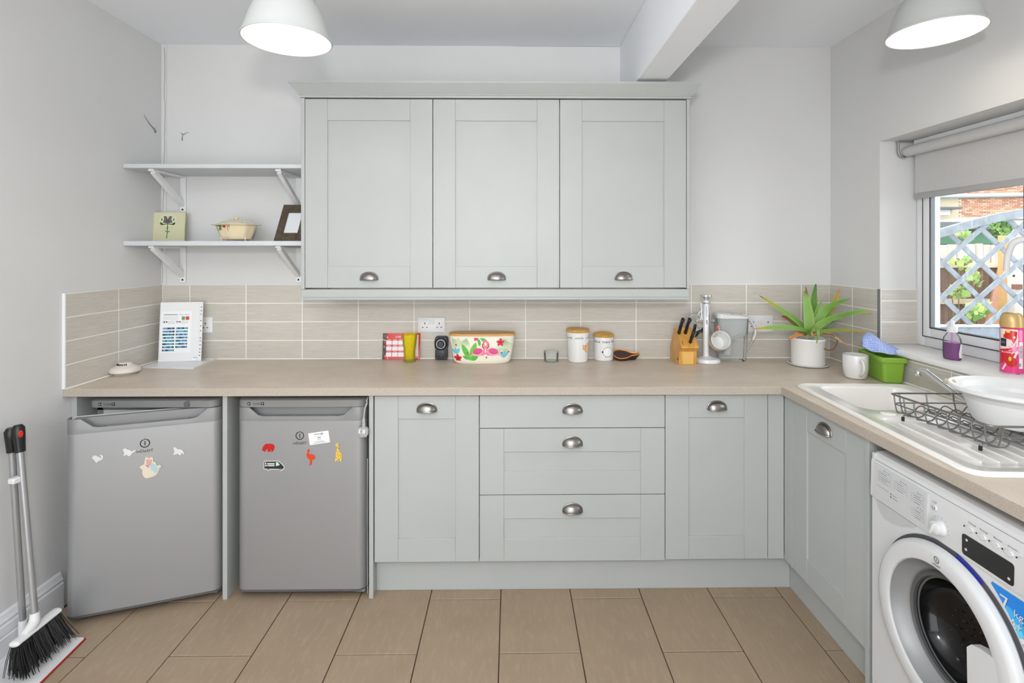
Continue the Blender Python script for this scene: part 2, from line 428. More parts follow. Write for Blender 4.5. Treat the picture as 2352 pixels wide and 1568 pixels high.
# ------------------------------------------------------------------ window
win = struct(thing('window_1', (3.83, (WY0+WY1)/2, 1.05), 'white upvc kitchen window with a pale sill', 'window'))
del win['category']
FX0, FX1 = 3.812, 3.875
def framebox(x0, x1, y0, y1, z0, z1, w, bev=.006):
    return (MB().box(x0, x1, y1-w, y1, z0, z1, bev, 2).box(x0, x1, y0, y0+w, z0, z1, bev, 2).box(x0, x1, y0+w-.001, y1-w+.001, z0, z0+w, bev, 2).box(x0, x1, y0+w-.001, y1-w+.001, z1-w, z1, bev, 2))
YM = -.990                                         # mullion
obj('window_frame', framebox(FX0, FX1, WY0, WY1-.004, 1.052, WZ1, .05).box(FX0, FX1, YM-.03, YM+.03, 1.1, WZ1-.04, .006, 2), M_trimw, win)
for (a, b) in ((YM+.026, WY1-.05), (WY0+.046, YM-.026)):
    obj('sash', framebox(FX0-.008, FX0+.0165, a, b, 1.098, WZ1-.046, .046), M_trimw, win)
    obj('gasket', framebox(FX0-.0087, FX0-.0079, a+.0425, b-.0425, 1.1405, WZ1-.0885, .0042, 0), M_black, win)
    obj('gasket', framebox(FX0-.0087, FX0-.0079, a+.0005, b-.0005, 1.0985, WZ1-.0465, .0035, 0), M_black, win)
    obj('glazing_bead', framebox(FX0-.0065, FX0+.0118, a+.0462, b-.0462, 1.1442, WZ1-.0922, .0035, 0), mat('bead_grey', (140, 146, 152), .5), win)
    obj('pane', MB().box(FX0+.0121, FX0+.016, a+.046, b-.046, 1.144, WZ1-.092), M_pane, win, smooth=False)
# espagnolette handle on the sash by the mullion
hy = px(2352, 590, 3.80).y-.02
h1 = py(2341, 562, -1.0)
hp = [(3.772, YM+.05, 1.50), (3.765, YM+.055, 1.53), (3.758, YM+.062, 1.50), (3.758, YM+.078, 1.46), (3.758, YM+.085, 1.42)]
hb = MB().box(3.79, FX0-.006, YM+.035, YM+.065, 1.44, 1.58, .008, 2).tube(smoothpath([(3.795, YM+.05, 1.535), (3.77, YM+.052, 1.535), (3.755, YM+.066, 1.52), (3.752, YM+.082, 1.475), (3.752, YM+.088, 1.42)], 6), [.012]*12+[.011]*8+[.010]*5, 10)
obj('handle', hb, M_white, win)
# sill board
struct(obj('trim_2', MB().box(3.606, FX0+.01, WY0+.002, WY1-.002, 1.028, 1.052, .004, 2), mat('sill_white', (250, 249, 247), .3)))

# roller blind
bl = thing('roller_blind', (3.75, -1.15, 1.74), 'pale grey roller blind half lowered over the window', 'blind')
mf = mat('blind_fabric', (200, 199, 198), .9, bump=((900, 900, 900), .2, .001), noise=((194, 193, 192), (300, 300, 300), 2, .4, .6))
by0, by1 = WY0+.03, WY1-.032
obj('roller', MB().tube([(3.752, by0, 1.963), (3.752, by1+.005, 1.963)], .024, 24), mf, bl)
obj('fabric', MB().box(3.7745, 3.7757, by0, by1-.012, 1.752, 1.966), mf, bl, smooth=False)
obj('bottom_bar', MB().box(3.770, 3.780, by0-.003, by1-.008, 1.736, 1.764, .004, 2), mat('blind_bar', (176, 175, 175), .8), bl)
for yy in (by1+.014, by0-.014):
    obj('bracket', MB().tube(smoothpath([(3.715, yy, 2.012), (3.714, yy, 1.975), (3.722, yy, 1.945), (3.745, yy, 1.938), (3.768, yy, 1.95)], 5), .006, 8).box(3.71, 3.79, yy-.010, yy+.010, 2.008, 2.0155, .001), M_steel, bl)
obj('head_rail', MB().box(3.776, 3.80, by0, by1, 1.992, 2.0155, .003), M_trimw, bl)
# ------------------------------------------------------------------ fitted units
def cup_handle_mesh():
    a, b, d = .0405, .033, .024
    mb = MB(); nu, nv = 28, 9; P = []
    for i in range(nu+1):
        u = PI*i/nu; row = []
        for j in range(nv+1):
            t = PI/2*j/nv; su = math.sin(u)**.8 if 0 < u < PI else 0
            row.append((a*math.cos(u), b*su*math.cos(t), .002+d*su*math.sin(t)))
        P.append(row)
    mb.grid(P)
    # inner skin
    mb.grid([[(x*.93, y*.92, .002+(z-.002)*.9) for x, y, z in r] for r in P])
    # flange against the door and rolled lip along the open lower edge
    mb.tube([(1.04*a*math.cos(PI*i/nu), 1.05*b*(math.sin(PI*i/nu)**.8 if 0 < i < nu else 0), .002) for i in range(nu+1)], .0027, 8)
    mb.tube([(1.03*a*math.cos(PI*i/nu), -.001, .002+1.02*d*(math.sin(PI*i/nu)**.8 if 0 < i < nu else 0)) for i in range(nu+1)], .0023, 8)
    mb.box(-a*1.0, a*1.0, -.001, .004, 0, .0035)
    return to_mesh('handle', mb, M_pewter)
HANDLE = cup_handle_mesh()

def shaker(kind, parent, M, w, h, stile=.104, rail=.101, handle=None, th=.02, flat=False):
    """local: x right, y up, z out of the face; origin lower-left at the back of the door"""
    if flat:
        d = obj(kind, MB().box(0, w, 0, h, 0, th, .0014).xf(M), M_cab, parent, smooth=False)
    else:
        d = obj(kind, MB().box(.002, w-.002, .002, h-.002, 0, th-.0065).xf(M), M_cab, parent, smooth=False)
        for x0 in (0, w-stile): obj('stile', MB().box(x0, x0+stile, 0, h, 0, th, .0014).xf(M), M_cab, d, smooth=False)
        for y0 in (0, h-rail): obj('rail', MB().box(stile+.0002, w-stile-.0002, y0, y0+rail, 0, th-.0003, .0014).xf(M), M_cab, d, smooth=False)
    if handle: inst('handle', HANDLE, d, M@Matrix.Translation((handle[0], handle[1], th)))
    return d
def carcass(parent, x0, x1, y0, y1, z0, z1, t=.018, face='y'):
    """open-fronted box; built as five boards"""
    b = MB().box(x0, x1, y0, y1, z0, z0+t).box(x0, x1, y0, y1, z1-t, z1)
    if face == 'y': b.box(x0, x0+t, y0, y1, z0, z1).box(x1-t, x1, y0, y1, z0, z1).box(x0, x1, y1-t, y1, z0, z1)
    else: b.box(x0, x1, y0, y0+t, z0, z1).box(x0, x1, y1-t, y1, z0, z1).box(x1-t, x1, y0, y1, z0, z1)
    return obj('carcass', b, M_cabin, parent, smooth=False)

# wall units
YU = -.360
ux = [.906, 1.5125, 2.1165, 2.7245]
names = ['pale grey shaker wall cabinet at the left end beside the shelves', 'middle of the three pale grey shaker wall cabinets', 'pale grey shaker wall cabinet at the right end under the ceiling beam']
UZ0, UZ1 = 1.3185, 2.2195
for i in range(3):
    x0, x1 = ux[i], ux[i+1]
    t = thing('wall_cabinet', ((x0+x1)/2, -.17, UZ0), names[i], 'cabinet', 'wall cabinets')
    carcass(t, x0+.0005, x1-.0005, YU+.022, -.012, UZ0, UZ1)
    shaker('door', t, FRONT(x0+.0016, YU+.02, UZ0+.001), x1-x0-.0032, UZ1-UZ0-.004, .106, .102, ((x1-x0)/2, .0405))
    if i == 0: obj('end_panel', MB().box(.8885, .9055, YU, -.003, UZ0-.004, UZ1+.002, .001), M_cab, t, smooth=False)
    if i == 2: obj('end_panel', MB().box(2.7255, 2.7405, YU, -.003, UZ0-.004, UZ1+.002, .001), M_cab, t, smooth=False)
# cornice: profile swept round three sides (mitred)
def sweep_u(prof, x0, x1, yf, yb):
    """prof (out, z); goes from back left to front left to front right to back right"""
    rings = []
    for sx, sy, cx_, cy_ in ((-1, 0, x0, yb), (-1, -1, x0, yf), (1, -1, x1, yf), (1, 0, x1, yb)):
        rings.append([(cx_+sx*o, cy_+sy*o, z) for o, z in prof])
    return MB().rings(rings)
cz = UZ1+.003
cpf = [(-.03, cz), (.004, cz), (.004, cz+.010), (.009, cz+.012), (.009, cz+.015), (.016, cz+.022), (.030, cz+.040), (.044, cz+.058), (.044, cz+.068), (-.03, cz+.068)]
tag(obj('cornice', sweep_u(cpf, .8885, 2.7405, YU, -.003), M_cab, ang=20), 'pale grey cornice moulding along the top of the wall cabinets', 'cornice')
pz0 = UZ0-.006
ppf = [(-.022, pz0), (.000, pz0), (.000, pz0-.036), (-.003, pz0-.041), (-.003, pz0-.046), (.001, pz0-.050), (-.022, pz0-.050)]
tag(obj('light_rail', sweep_u([(o, z) for o, z in ppf], .8905, 2.7385, YU+.006, -.012), M_cab, ang=20), 'pale grey light rail moulding under the wall cabinets', 'moulding')

# base units along the back wall
YD = -.590; BZ0, BZ1 = .152, .869
t = thing('base_cabinet', (1.52, -.3, 0.15), 'pale grey shaker base cabinet with one door beside the fridge', 'cabinet', 'base cabinets')
carcass(t, 1.2935, 1.7465, YD+.022, -.012, BZ0, .876)
shaker('door', t, FRONT(1.2955, YD+.02, BZ0), .4505, BZ1-BZ0, .102, .100, (.2255, BZ1-BZ0-.064))
t = thing('drawer_cabinet', (2.15, -.3, 0.15), 'wide pale grey base cabinet with three drawers', 'cabinet')
carcass(t, 1.7475, 2.5525, YD+.022, -.012, BZ0, .876)
shaker('drawer', t, FRONT(1.7490, YD+.02, .729), .803, .140, handle=(.4015, .069), flat=True)
shaker('drawer', t, FRONT(1.7490, YD+.02, .4405), .803, .2855, .105, .101, (.4015, .2155))
shaker('drawer', t, FRONT(1.7490, YD+.02, .152), .803, .2855, .105, .101, (.4015, .2155))
t = thing('corner_cabinet', (3.05, -.3, 0.15), 'pale grey corner base cabinet with one door left of the filler strip', 'cabinet', 'base cabinets')
carcass(t, 2.5535, 3.62, YD+.022, -.012, BZ0, .876)
shaker('door', t, FRONT(2.5550, YD+.02, BZ0+.004), .4465, BZ1-BZ0-.002, .102, .100, (.2235, BZ1-BZ0-.064))
obj('filler_panel', MB().box(3.004, 3.0725, YD, YD+.02, BZ0+.004, .872, .001), M_cab, t, smooth=False)
# right-hand run
XD = 3.0735
t = thing('sink_cabinet', (3.35, -.88, 0.15), 'pale grey shaker base cabinet below the sink next to the washing machine', 'cabinet')
carcass(t, XD+.022, 3.62, -1.118, -.572, BZ0, .73, face='x')
obj('filler_panel', MB().box(XD, XD+.02, -.654, -.5905, BZ0+.004, .872, .001), M_cab, t, smooth=False)
shaker('door', t, RIGHTW(XD+.02, -.656, BZ0+.006), .4605, BZ1-BZ0-.004, .108, .100, (.2305, BZ1-BZ0-.068))
tag(obj('plinth', MB().box(1.2915, 3.1255, -.541, -.523, 0.0, .150, .001), M_cab, smooth=False), 'pale grey plinth board under the cabinets on the back wall', 'plinth')
tag(obj('plinth', MB().box(3.1265, 3.1445, -1.1195, -.524, 0.0, .150, .001), M_cab, smooth=False), 'pale grey plinth board under the sink cabinet', 'plinth')
for (x0, x1, lab) in ((XL+.001, .020, 'pale grey end panel against the left wall beside the open fridge'), (.6475, .6675, 'pale grey upright panel standing between the two fridges'), (1.2735, 1.2915, 'pale grey end panel between the closed fridge and the base cabinet')):
    tag(obj('end_panel', MB().box(x0, x1, -.596 if x0 > 0.1 else -.585, -.004, 0.0, .8785, .001), M_cab, smooth=False), lab, 'panel', 'worktop end panels')
tag(obj('end_panel', MB().box(3.066, 3.62, -1.1395, -1.1205, 0.0, .8785, .001), M_cab, smooth=False), 'narrow pale grey panel between sink cabinet and washing machine', 'panel', 'worktop end panels')
tag(obj('end_panel', MB().box(3.066, 3.62, -1.809, -1.790, 0.0, .8785, .001), M_cab, smooth=False), 'pale grey end panel on the window side of the washing machine', 'panel', 'worktop end panels')
# worktop (L-shaped, with the sink cut-out)
YT, XT, WB = -.622, 3.046, .880
SO = Vector((3.112, -.590)); SA = R(-2.6)               # sink origin (far front corner) and skew
m = MB()
m.box(XL, XR, YT, 0, WB, ZW).box(XT, XR, -1.95, -1.50, WB, ZW).box(XT, 3.165, -1.50, YT, WB, ZW).box(3.54, XR, -1.50, YT, WB, ZW)
m.box(3.165, 3.54, -1.50, -1.0, WB, ZW-.02)
wt = thing('worktop', (2.5, -.4, WB), 'long taupe stone effect laminate worktop turning the corner', 'worktop')
obj('surface', m, M_top, wt, smooth=False)
obj('front_edge', MB().box(XL, XT+.0005, YT-.003, YT+.0003, WB-.0005, ZW-.0012, .001).box(XT-.003, XT+.0003, -1.95, YT, WB-.0005, ZW-.0012, .001), M_topedge, wt, smooth=False)
obj('sealant', MB().tube([(XL+.01, -.012, ZW), (XR-.01, -.012, ZW)], .004, 6).tube([(XL+.012, -.012, ZW), (XL+.012, -.62, ZW)], .004, 6).tube([(XR-.012, -.012, ZW), (XR-.012, -1.9, ZW)], .004, 6), M_grout, wt)

# ------------------------------------------------------------------ shelves
M_shelf = mat('shelf_paint', (206, 210, 213), .5)
M_brk = mat('bracket_paint', (234, 234, 236), .45)
def bracket(parent, x, zt, yf):
    w = .027; L = .175; t = .011
    mb = MB().box(x-w/2-.002, x+w/2+.002, -.012, -.001, zt-.195, zt, .002)                 # wall leg
    mb.box(x-w/2, x+w/2, yf, -.010, zt-t, zt, .002)                                            # arm under the board
    a = Vector((0, yf+.018, zt-t)); b = Vector((0, -.012, zt-.155))
    d = (b-a).normalized(); n = Vector((0, -d.z, d.y))*.0115
    P = [a-n, a+n, b+n, b-n]; hw = w/2-.003
    mb.rings([[(x-hw, p.y, p.z) for p in P], [(x+hw, p.y, p.z) for p in P]])
    br = obj('bracket', mb, M_brk, parent, ang=25)
    obj('screw', MB().lathe([(0, 0), (.005, 0), (.005, .0015), (0, .002)], 12, M=FRONT(x, -.0121, zt-.18)), M_dark, br)
for k, (z0, z1, lab) in enumerate(((1.899, 1.9205, 'upper grey painted wall shelf, empty, on white brackets'), (1.5205, 1.5445, 'lower grey painted wall shelf carrying the tureen, on white brackets'))):
    t = thing('wall_shelf', (.44, -.14, z0), lab, 'shelf', 'wall shelves')
    obj('board', MB().box(XL+.001, .8875, -.283, -.001, z0, z1, .003, 2), M_shelf, t)
    for u in (422.5, 687.5): bracket(t, py(u, 450, 0).x, z0, -.262 if k == 0 else -.262)

# ------------------------------------------------------------------ pendant lamps
M_shade = mat('lamp_shade_white', (196, 198, 196), .4)
M_shadein = mat('lamp_shade_inside', (252, 248, 242), .5)
def pendant(c, r, label):
    """c = centre of the rim"""
    t = thing('pendant_lamp', c, label, 'lamp', 'pendant lamps')
    H = r*1.36
    out = [(r*1.0, 0), (r*1.012, .004), (r*.985, .010), (r*.962, .022), (r*.915, H*.22), (r*.83, H*.42), (r*.715, H*.60), (r*.56, H*.76), (r*.37, H*.90), (r*.20, H)]
    inn = [(r*.985, .001), (r*.945, .022), (r*.90, H*.22), (r*.815, H*.41), (r*.70, H*.59), (r*.545, H*.74), (r*.355, H*.88), (.03, H*.95)]
    obj('shade', MB().lathe(out+[(0.02, H)], 56, c, cap=False), M_shade, t)
    obj('shade_lining', MB().lathe([(r*1.0, 0)]+inn, 56, c, cap=False), M_shadein, t)
    obj('rim', MB().tube([(c[0]+r*1.003*math.cos(2*PI*i/64), c[1]+r*1.003*math.sin(2*PI*i/64), c[2]+.002) for i in range(64)], .003, 8, True), M_shade, t)
    obj('cap', MB().lathe([(.034, H-.006), (.034, H+.03), (.02, H+.045), (.006, H+.06)], 24, c), M_white, t)
    obj('cord', MB().tube([(c[0], c[1], c[2]+H+.05), (c[0], c[1], ZC-.02)], .003, 8), M_white, t)
    obj('ceiling_rose', MB().lathe([(.045, ZC-.028-c[2]), (.05, ZC-.004-c[2]), (.05, ZC-c[2])], 24, c), M_white, t)
    obj('bulb', MB().lathe([(0, H*.40), (.018, H*.42), (.03, H*.52), (.03, H*.62), (.018, H*.76), (.013, H*.96)], 24, c), mat('bulb_glow', (255, 250, 240), .4, emit=((255, 243, 226), 14)), t)
    l = bpy.data.lights.new('bulb_light', 'POINT'); l.energy = BULB_W; l.color = (1, .94, .86); l.shadow_soft_size = .03
    lo = bpy.data.objects.new('bulb_light', l); place(lo, t, Matrix.Translation((c[0], c[1], c[2]+H*.22)))
p = py(660, 94, -1.10); pendant(tuple(p), .140, 'white dome pendant lamp hanging over the left of the worktop')
p = py(2148, 77, -1.09); pendant(tuple(p), .140, 'white dome pendant lamp hanging near the window')
# ------------------------------------------------------------------ fridges
def outline_u(w, d, r, n=7):
    """U-shaped plan outline of a door front, from back left round the front to back right; front at y = -d"""
    p = [(0, 0)]
    for i in range(n+1): t = R(180+90*i/n); p.append((r+r*math.cos(t), -d+r+r*math.sin(t)))
    for i in range(1, 25): p.append((r+(w-2*r)*i/25, -d))
    for i in range(n+1): t = R(270+90*i/n); p.append((w-r+r*math.cos(t), -d+r+r*math.sin(t)))
    p.append((w, 0)); return p
def logo(name, parent, M, s, mt=None):
    """ring with a dotted i above the word INDESIT; s = ring diameter; M origin at the ring centre"""
    mb = MB(); d = .0005; mt = mt or M_ink
    for a0, a1 in ((108, 432),):
        o = arcpts((0, 0), s*.5, a0, a1, 40); i_ = arcpts((0, 0), s*.40, a0, a1, 40)
        mb.grid([[M@Vector((x, y, d)) for x, y in o], [M@Vector((x, y, d)) for x, y in i_]])
    mb.add([M@Vector((x, y, d)) for x, y in ((-.05*s, -.24*s), (.05*s, -.24*s), (.05*s, .24*s), (-.05*s, .24*s))], [(0, 1, 2, 3)])
    mb.add([M@Vector((x, y, d)) for x, y in arcpts((0, .46*s), .075*s, 0, 360, 12)[:-1]], [tuple(range(12))])
    mb.merge(text_mb('inDeSIT', s*.30, M@Matrix.Translation((0, -s*1.02, 0)), 'c', d, 1.05, s*1.62))
    return obj(name, mb, mt, parent, smooth=False)
def ice_door(parent, M):
    """local: x 0..w, y depth (front negative), z up"""
    w, d, r = .553, .052, .035; z0, z1, z2 = .028, .764, .822
    ol = outline_u(w, d, r)
    mb = MB().rings([[(x, y, z0+.006) for x, y in [(p[0]*.985+.004, p[1]*.93) for p in ol]], [(x, y, z0+.010) for x, y in ol], [(x, y, z1) for x, y in ol]])
    dr = obj('door', mb.xf(M), M_fridge, parent)
    obj('door_trim', MB().rings([[(p[0], p[1], z0) for p in ol], [(p[0], p[1]*1.03, z0+.004) for p in ol], [(p[0], p[1]*1.03, z0+.009) for p in ol]]).xf(M), M_gasket, dr)
    # handle band: shell with a trapezoid notch, and the scooped plate behind it
    def top(x):
        a, b, e = .055, .098, z2-.038
        if x < a or x > w-a: return z2
        if x < b: return z2+(e-z2)*(x-a)/(b-a)
        if x > w-b: return z2+(e-z2)*(w-a-x)/(b-a)
        return e
    def inn(p): return (min(max(p[0], .007), w-.007), min(p[1]+.008, 0))
    oo = [(p[0], p[1]*1.035) for p in ol]
    rr = [[(x, y, z1) for x, y in oo], [(x, y, top(x)-.002) for x, y in oo], [(x, y+.001, top(x)) for x, y in oo], [(inn((x, y))[0], inn((x, y))[1], top(x)) for x, y in oo], [(inn((x, y))[0], inn((x, y))[1], z1+.002) for x, y in oo]]
    obj('handle_band', MB().rings(rr, False, False, False).add([(x, y, z1) for x, y in oo], [tuple(range(len(oo)))]).xf(M), M_fridge2, dr)
    obj('handle_recess', MB().box(.02, w-.02, -.022, -.001, z1+.001, z2-.003, .002).box(.13, w-.13, -.040, -.02, z1+.004, z2-.040, .003).xf(M), M_fridge2, dr)
    obj('door_liner', MB().box(.012, w-.012, .0, .022, z0+.012, z2-.004, .004).xf(M), M_liner, dr)
    logo('brand_logo', dr, M@frame((.272, -d-.0003, .700), (1, 0, 0), (0, 0, 1)), .036)
    return dr
def fridge(x0, label, ajar, badge):
    yb, yf = -.045, -.534
    t = thing('fridge', (x0+.276, -.3, 0), label, 'fridge', 'under-counter fridges')
    w = .553
    body = MB().box(x0, x0+.025, yf, yb, .03, .822).box(x0+w-.025, x0+w, yf, yb, .03, .822).box(x0, x0+w, yf, yb, .03, .055).box(x0, x0+w, yf, yb, .797, .822).box(x0, x0+w, yb-.03, yb, .03, .822)
    obj('body', body, M_fridge2, t, smooth=False)
    obj('liner', MB().box(x0+.025, x0+.040, yf+.002, yb-.03, .055, .797).box(x0+w-.040, x0+w-.025, yf+.002, yb-.03, .055, .797).box(x0+.04, x0+w-.04, yf+.002, yb-.03, .782, .797).box(x0+.04, x0+w-.04, yb-.05, yb-.03, .055, .782), M_liner, t, smooth=False)
    obj('fridge_shelf', MB().box(x0+.042, x0+w-.042, yf+.06, yb-.052, .60, .606), M_liner, t, smooth=False)
    # worktop cap with rounded corners, front face slightly bowed
    ol = outline_u(w, .055, .038); ol = [(x0+x, yf+y-.0015) for x, y in ol]+[(x0+w, yb), (x0, yb)]
    cap = obj('top_cap', MB().rings([[(x, y, .8235) for x, y in ol], [(x, y, .852) for x, y in ol], [(x0+.276+(x-x0-.276)*.985, (y-yb)*.985+yb, .858) for x, y in ol]]), M_fridge2, t)
    M0 = FRONT(x0, yf-.0568, 0)
    bx = MB(); zb = .838
    bx.merge(text_mb('CLASS', .0085, M0@Matrix.Translation((.072, zb-.004, 0)), 'l', .0004, 1, .032))
    for xx in (.048, .106):
        bx.add([M0@Vector((xx+dx, zb+dy, .0004)) for dx, dy in ((0, -.006), (.013, -.006), (.013, .007), (0, .007))], [(0, 1, 2, 3)])
    bb = obj('energy_badge', bx, M_ink, cap, smooth=False)
    obj('energy_letter', text_mb('A+', .008, M0@Matrix.Translation((.0545, zb-.0035, .0003)), 'c', .0004, 1, .009), M_white, cap, smooth=False)
    obj('energy_letter', text_mb('F', .008, M0@Matrix.Translation((.1125, zb-.0035, .0003)), 'c', .0004, 1, .005), M_white, cap, smooth=False)
    if badge:
        k = MB().lathe([(.0, .003), (.008, .003), (.010, .001), (.010, 0)], 24, M=M0@Matrix.Translation((.425, zb-.002, 0)))
        obj('thermostat_knob', k, M_gasket, cap)
        obj('thermostat_mark', MB().grid([[M0@Vector((.425+r_*math.cos(R(a)), zb-.002+r_*math.sin(R(a)), .0006)) for a in range(-60, 230, 12)] for r_ in (.0115, .013)]).add([M0@Vector(p) for p in ((.427, zb+.012, .0006), (.441, zb+.012, .0006), (.441, zb+.0135, .0006), (.427, zb+.0135, .0006))], [(0, 1, 2, 3)]), M_ink, cap, smooth=False)
    for xx in (x0+.05, x0+w-.05): obj('foot', MB().lathe([(.016, 0), (.016, .012), (.008, .014), (.008, .031)], 16, (xx, yf+.03, 0)), M_black, t)
    # hinge on the right
    hx, hy_ = x0+w, yf-.004
    Md = Matrix.Translation((hx-.02, hy_, 0))@Matrix.Rotation(R(ajar), 4, 'Z')@Matrix.Translation((-w+.02, 0, 0))
    ice_door(t, Md)
    obj('hinge', MB().box(hx-.05, hx-.004, yf-.05, yf+.03, .020, .030, .003), M_fridge2, t)
    return t, Md
f1, MD1 = fridge(.068, 'grey under-counter fridge standing ajar, cat magnets on its door', 19.0, True)
f2, MD2 = fridge(.7035, 'grey under-counter fridge with closed door and animal magnets', 0, False)
def on_door(MD, u, v):
    """point of the door face seen at pixel u, v, as local x, z of the door"""
    o = MD@Vector((0, -.0525, 0)); n = (MD.to_3x3()@Vector((0, -1, 0))); d = ray(u, v)
    p = CAM+d*((o-CAM).dot(n)/d.dot(n)); q = MD.inverted()@p; return q.x, q.z
def magnet(name, MD, pts, label, cat='magnet', m_=None, th=.004, extra=None, group='fridge magnets'):
    P = [on_door(MD, u, v) for u, v in pts]
    cx_ = sum(p[0] for p in P)/len(P); cz_ = sum(p[1] for p in P)/len(P)
    Mp = MD@frame((cx_, -.0522, cz_), (1, 0, 0), (0, 0, 1))
    loc = Mp@Vector((0, 0, 0)); t = thing(name, loc, label, cat, group)
    obj('body', MB().prism([(x-cx_, z-cz_) for x, z in P], .0002, th, Mp), m_, t, smooth=False)
    return t, Mp, cx_, cz_
def zs(ox, oy, k): return lambda *q: [(ox+x*k, oy+y*k) for x, y in q]
M_mw = mat('magnet_white', (218, 217, 214), .4)
a = zs(180, 980, .13605)
magnet('cat_magnet', MD1, a((230, 510), (250, 500), (265, 478), (320, 490), (360, 510), (385, 520), (400, 505), (375, 490), (372, 468), (395, 462), (425, 490), (420, 525), (385, 560), (345, 572), (330, 578), (315, 605), (300, 590), (270, 555)), 'white cat magnet with raised curled tail, leftmost on the open fridge', m_=M_mw)
magnet('cat_magnet', MD1, a((755, 385), (770, 370), (800, 350), (822, 375), (865, 380), (905, 410), (965, 378), (972, 398), (915, 440), (880, 480), (850, 490), (830, 470), (795, 470), (790, 485), (765, 478), (780, 450), (775, 415)), 'white prowling cat magnet just below the logo on the open fridge', m_=M_mw)
magnet('cat_magnet', MD1, a((1612, 370), (1612, 350), (1625, 330), (1640, 350), (1660, 335), (1665, 365), (1700, 378), (1750, 380), (1775, 410), (1792, 450), (1770, 455), (1745, 430), (1735, 470), (1700, 468), (1685, 445), (1630, 465), (1600, 460), (1622, 430), (1628, 400)), 'white standing cat magnet, rightmost on the open fridge', m_=M_mw)
# large two-cat magnet, printed
t, Mp, cx_, cz_ = magnet('cat_magnet', MD1, a((1040, 662), (1080, 645), (1120, 625), (1125, 560), (1140, 510), (1155, 505), (1200, 525), (1245, 505), (1265, 515), (1268, 575), (1310, 600), (1325, 655), (1380, 635), (1405, 660), (1370, 710), (1335, 790), (1275, 830), (1230, 845), (1150, 865), (1110, 840), (1085, 790), (1085, 720), (1050, 690)), 'large cream magnet of two cats in a cup shape on the open fridge', m_=mat('magnet_cream', (218, 211, 188), .4))
def sub(name, pts, m_, off=.0044):
    P = [on_door(MD1, u, v) for u, v in pts]; obj(name, MB().prism([(x-cx_, z-cz_) for x, z in P], .0035, off, Mp), m_, t, smooth=False)
sub('pink_cat', a((1150, 600), (1145, 560), (1165, 535), (1200, 550), (1235, 535), (1250, 580), (1230, 620), (1205, 655), (1190, 680), (1130, 635), (1165, 640)), mat('magnet_pink', (212, 160, 156), .5))
sub('blue_cat', a((1215, 620), (1270, 605), (1310, 640), (1330, 690), (1380, 660), (1340, 740), (1310, 780), (1270, 740), (1230, 705)), mat('magnet_blue', (172, 200, 202), .5))
sub('pink_ribbon', a((1130, 635), (1150, 632), (1195, 665), (1190, 690)), mat('magnet_rose', (214, 120, 160), .5), .0048)
# animals and van on the closed fridge
b = zs(580, 960, .12755)
M_red = mat('magnet_red', (196, 22, 20), .35); M_or = mat('magnet_orange', (222, 66, 24), .35); M_ye = mat('magnet_yellow', (232, 196, 84), .4)
magnet('elephant_magnet', MD2, b((180, 570), (190, 520), (215, 480), (240, 462), (350, 462), (385, 480), (398, 520), (385, 570), (360, 600), (345, 610), (352, 560), (335, 560), (320, 602), (300, 600), (275, 598), (280, 550), (255, 550), (225, 600), (215, 590), (205, 565), (195, 590)), 'red elephant magnet on the closed fridge', m_=M_red)
magnet('ostrich_magnet', MD2, b((988, 575), (1008, 556), (1026, 570), (1022, 600), (1008, 640), (1005, 655), (1060, 645), (1110, 665), (1128, 705), (1108, 745), (1085, 735), (1072, 760), (1062, 835), (1018, 840), (1035, 820), (1040, 745), (1000, 720), (980, 680), (975, 650), (990, 610)), 'orange red ostrich magnet on the closed fridge', m_=M_or)
tg, Mg, gx, gz = magnet('giraffe_magnet', MD2, b((1490, 480), (1510, 460), (1545, 435), (1558, 450), (1555, 510), (1562, 590), (1600, 630), (1615, 690), (1600, 770), (1578, 772), (1570, 715), (1555, 720), (1558, 770), (1540, 770), (1535, 720), (1515, 770), (1488, 772), (1505, 700), (1505, 620), (1525, 570), (1520, 490)), 'yellow giraffe magnet with dark outlines, rightmost on the closed fridge', m_=M_ye)
mbp = MB()
for (u, v) in ((1540, 470), (1535, 520), (1548, 545), (1535, 600), (1560, 620), (1530, 650), (1580, 660), (1555, 680), (1595, 700), (1520, 710)):
    x, z = on_door(MD2, *b((u, v))[0]); mbp.prism([(x-gx+dx, z-gz+dz) for dx, dz in ((-.0014, -.0022), (.0014, -.0012), (.0018, .002), (-.001, .0024))], .0039, .0046, Mg)
obj('spots', mbp, mat('giraffe_brown', (120, 80, 24), .5), tg, smooth=False)
# van
pv = b((200, 800), (215, 765), (470, 765), (520, 810), (570, 855), (580, 890), (560, 920), (515, 952), (480, 925), (320, 925), (290, 950), (255, 925), (200, 915))
tv, Mv, vx, vz = magnet('van_magnet', MD2, pv, 'dark green van magnet with white border on the closed fridge', m_=M_mw, th=.0015)
def vpoly(pts): return [(x-vx, z-vz) for x, z in (on_door(MD2, *q) for q in b(*pts))]
obj('van_body', MB().prism(vpoly(((212, 800), (225, 778), (465, 778), (510, 815), (560, 865), (566, 890), (545, 912), (215, 905))), .0012, .0021, Mv), mat('van_green', (36, 46, 40), .35), tv, smooth=False)
obj('van_window', MB().prism(vpoly(((425, 790), (462, 792), (495, 840), (440, 858), (425, 855))), .0018, .0025, Mv), mat('van_glass', (206, 222, 214), .3), tv, smooth=False)
lm = MB()
for (u0, u1, v0, v1) in ((228, 250, 795, 830), (268, 400, 806, 830), (224, 272, 842, 862), (282, 400, 842, 862)):
    lm.prism(vpoly(((u0, v1), (u1, v1), (u1, v0), (u0, v0))), .0018, .0024, Mv)
obj('van_lettering', lm, mat('van_text', (216, 220, 216), .4), tv, smooth=False)
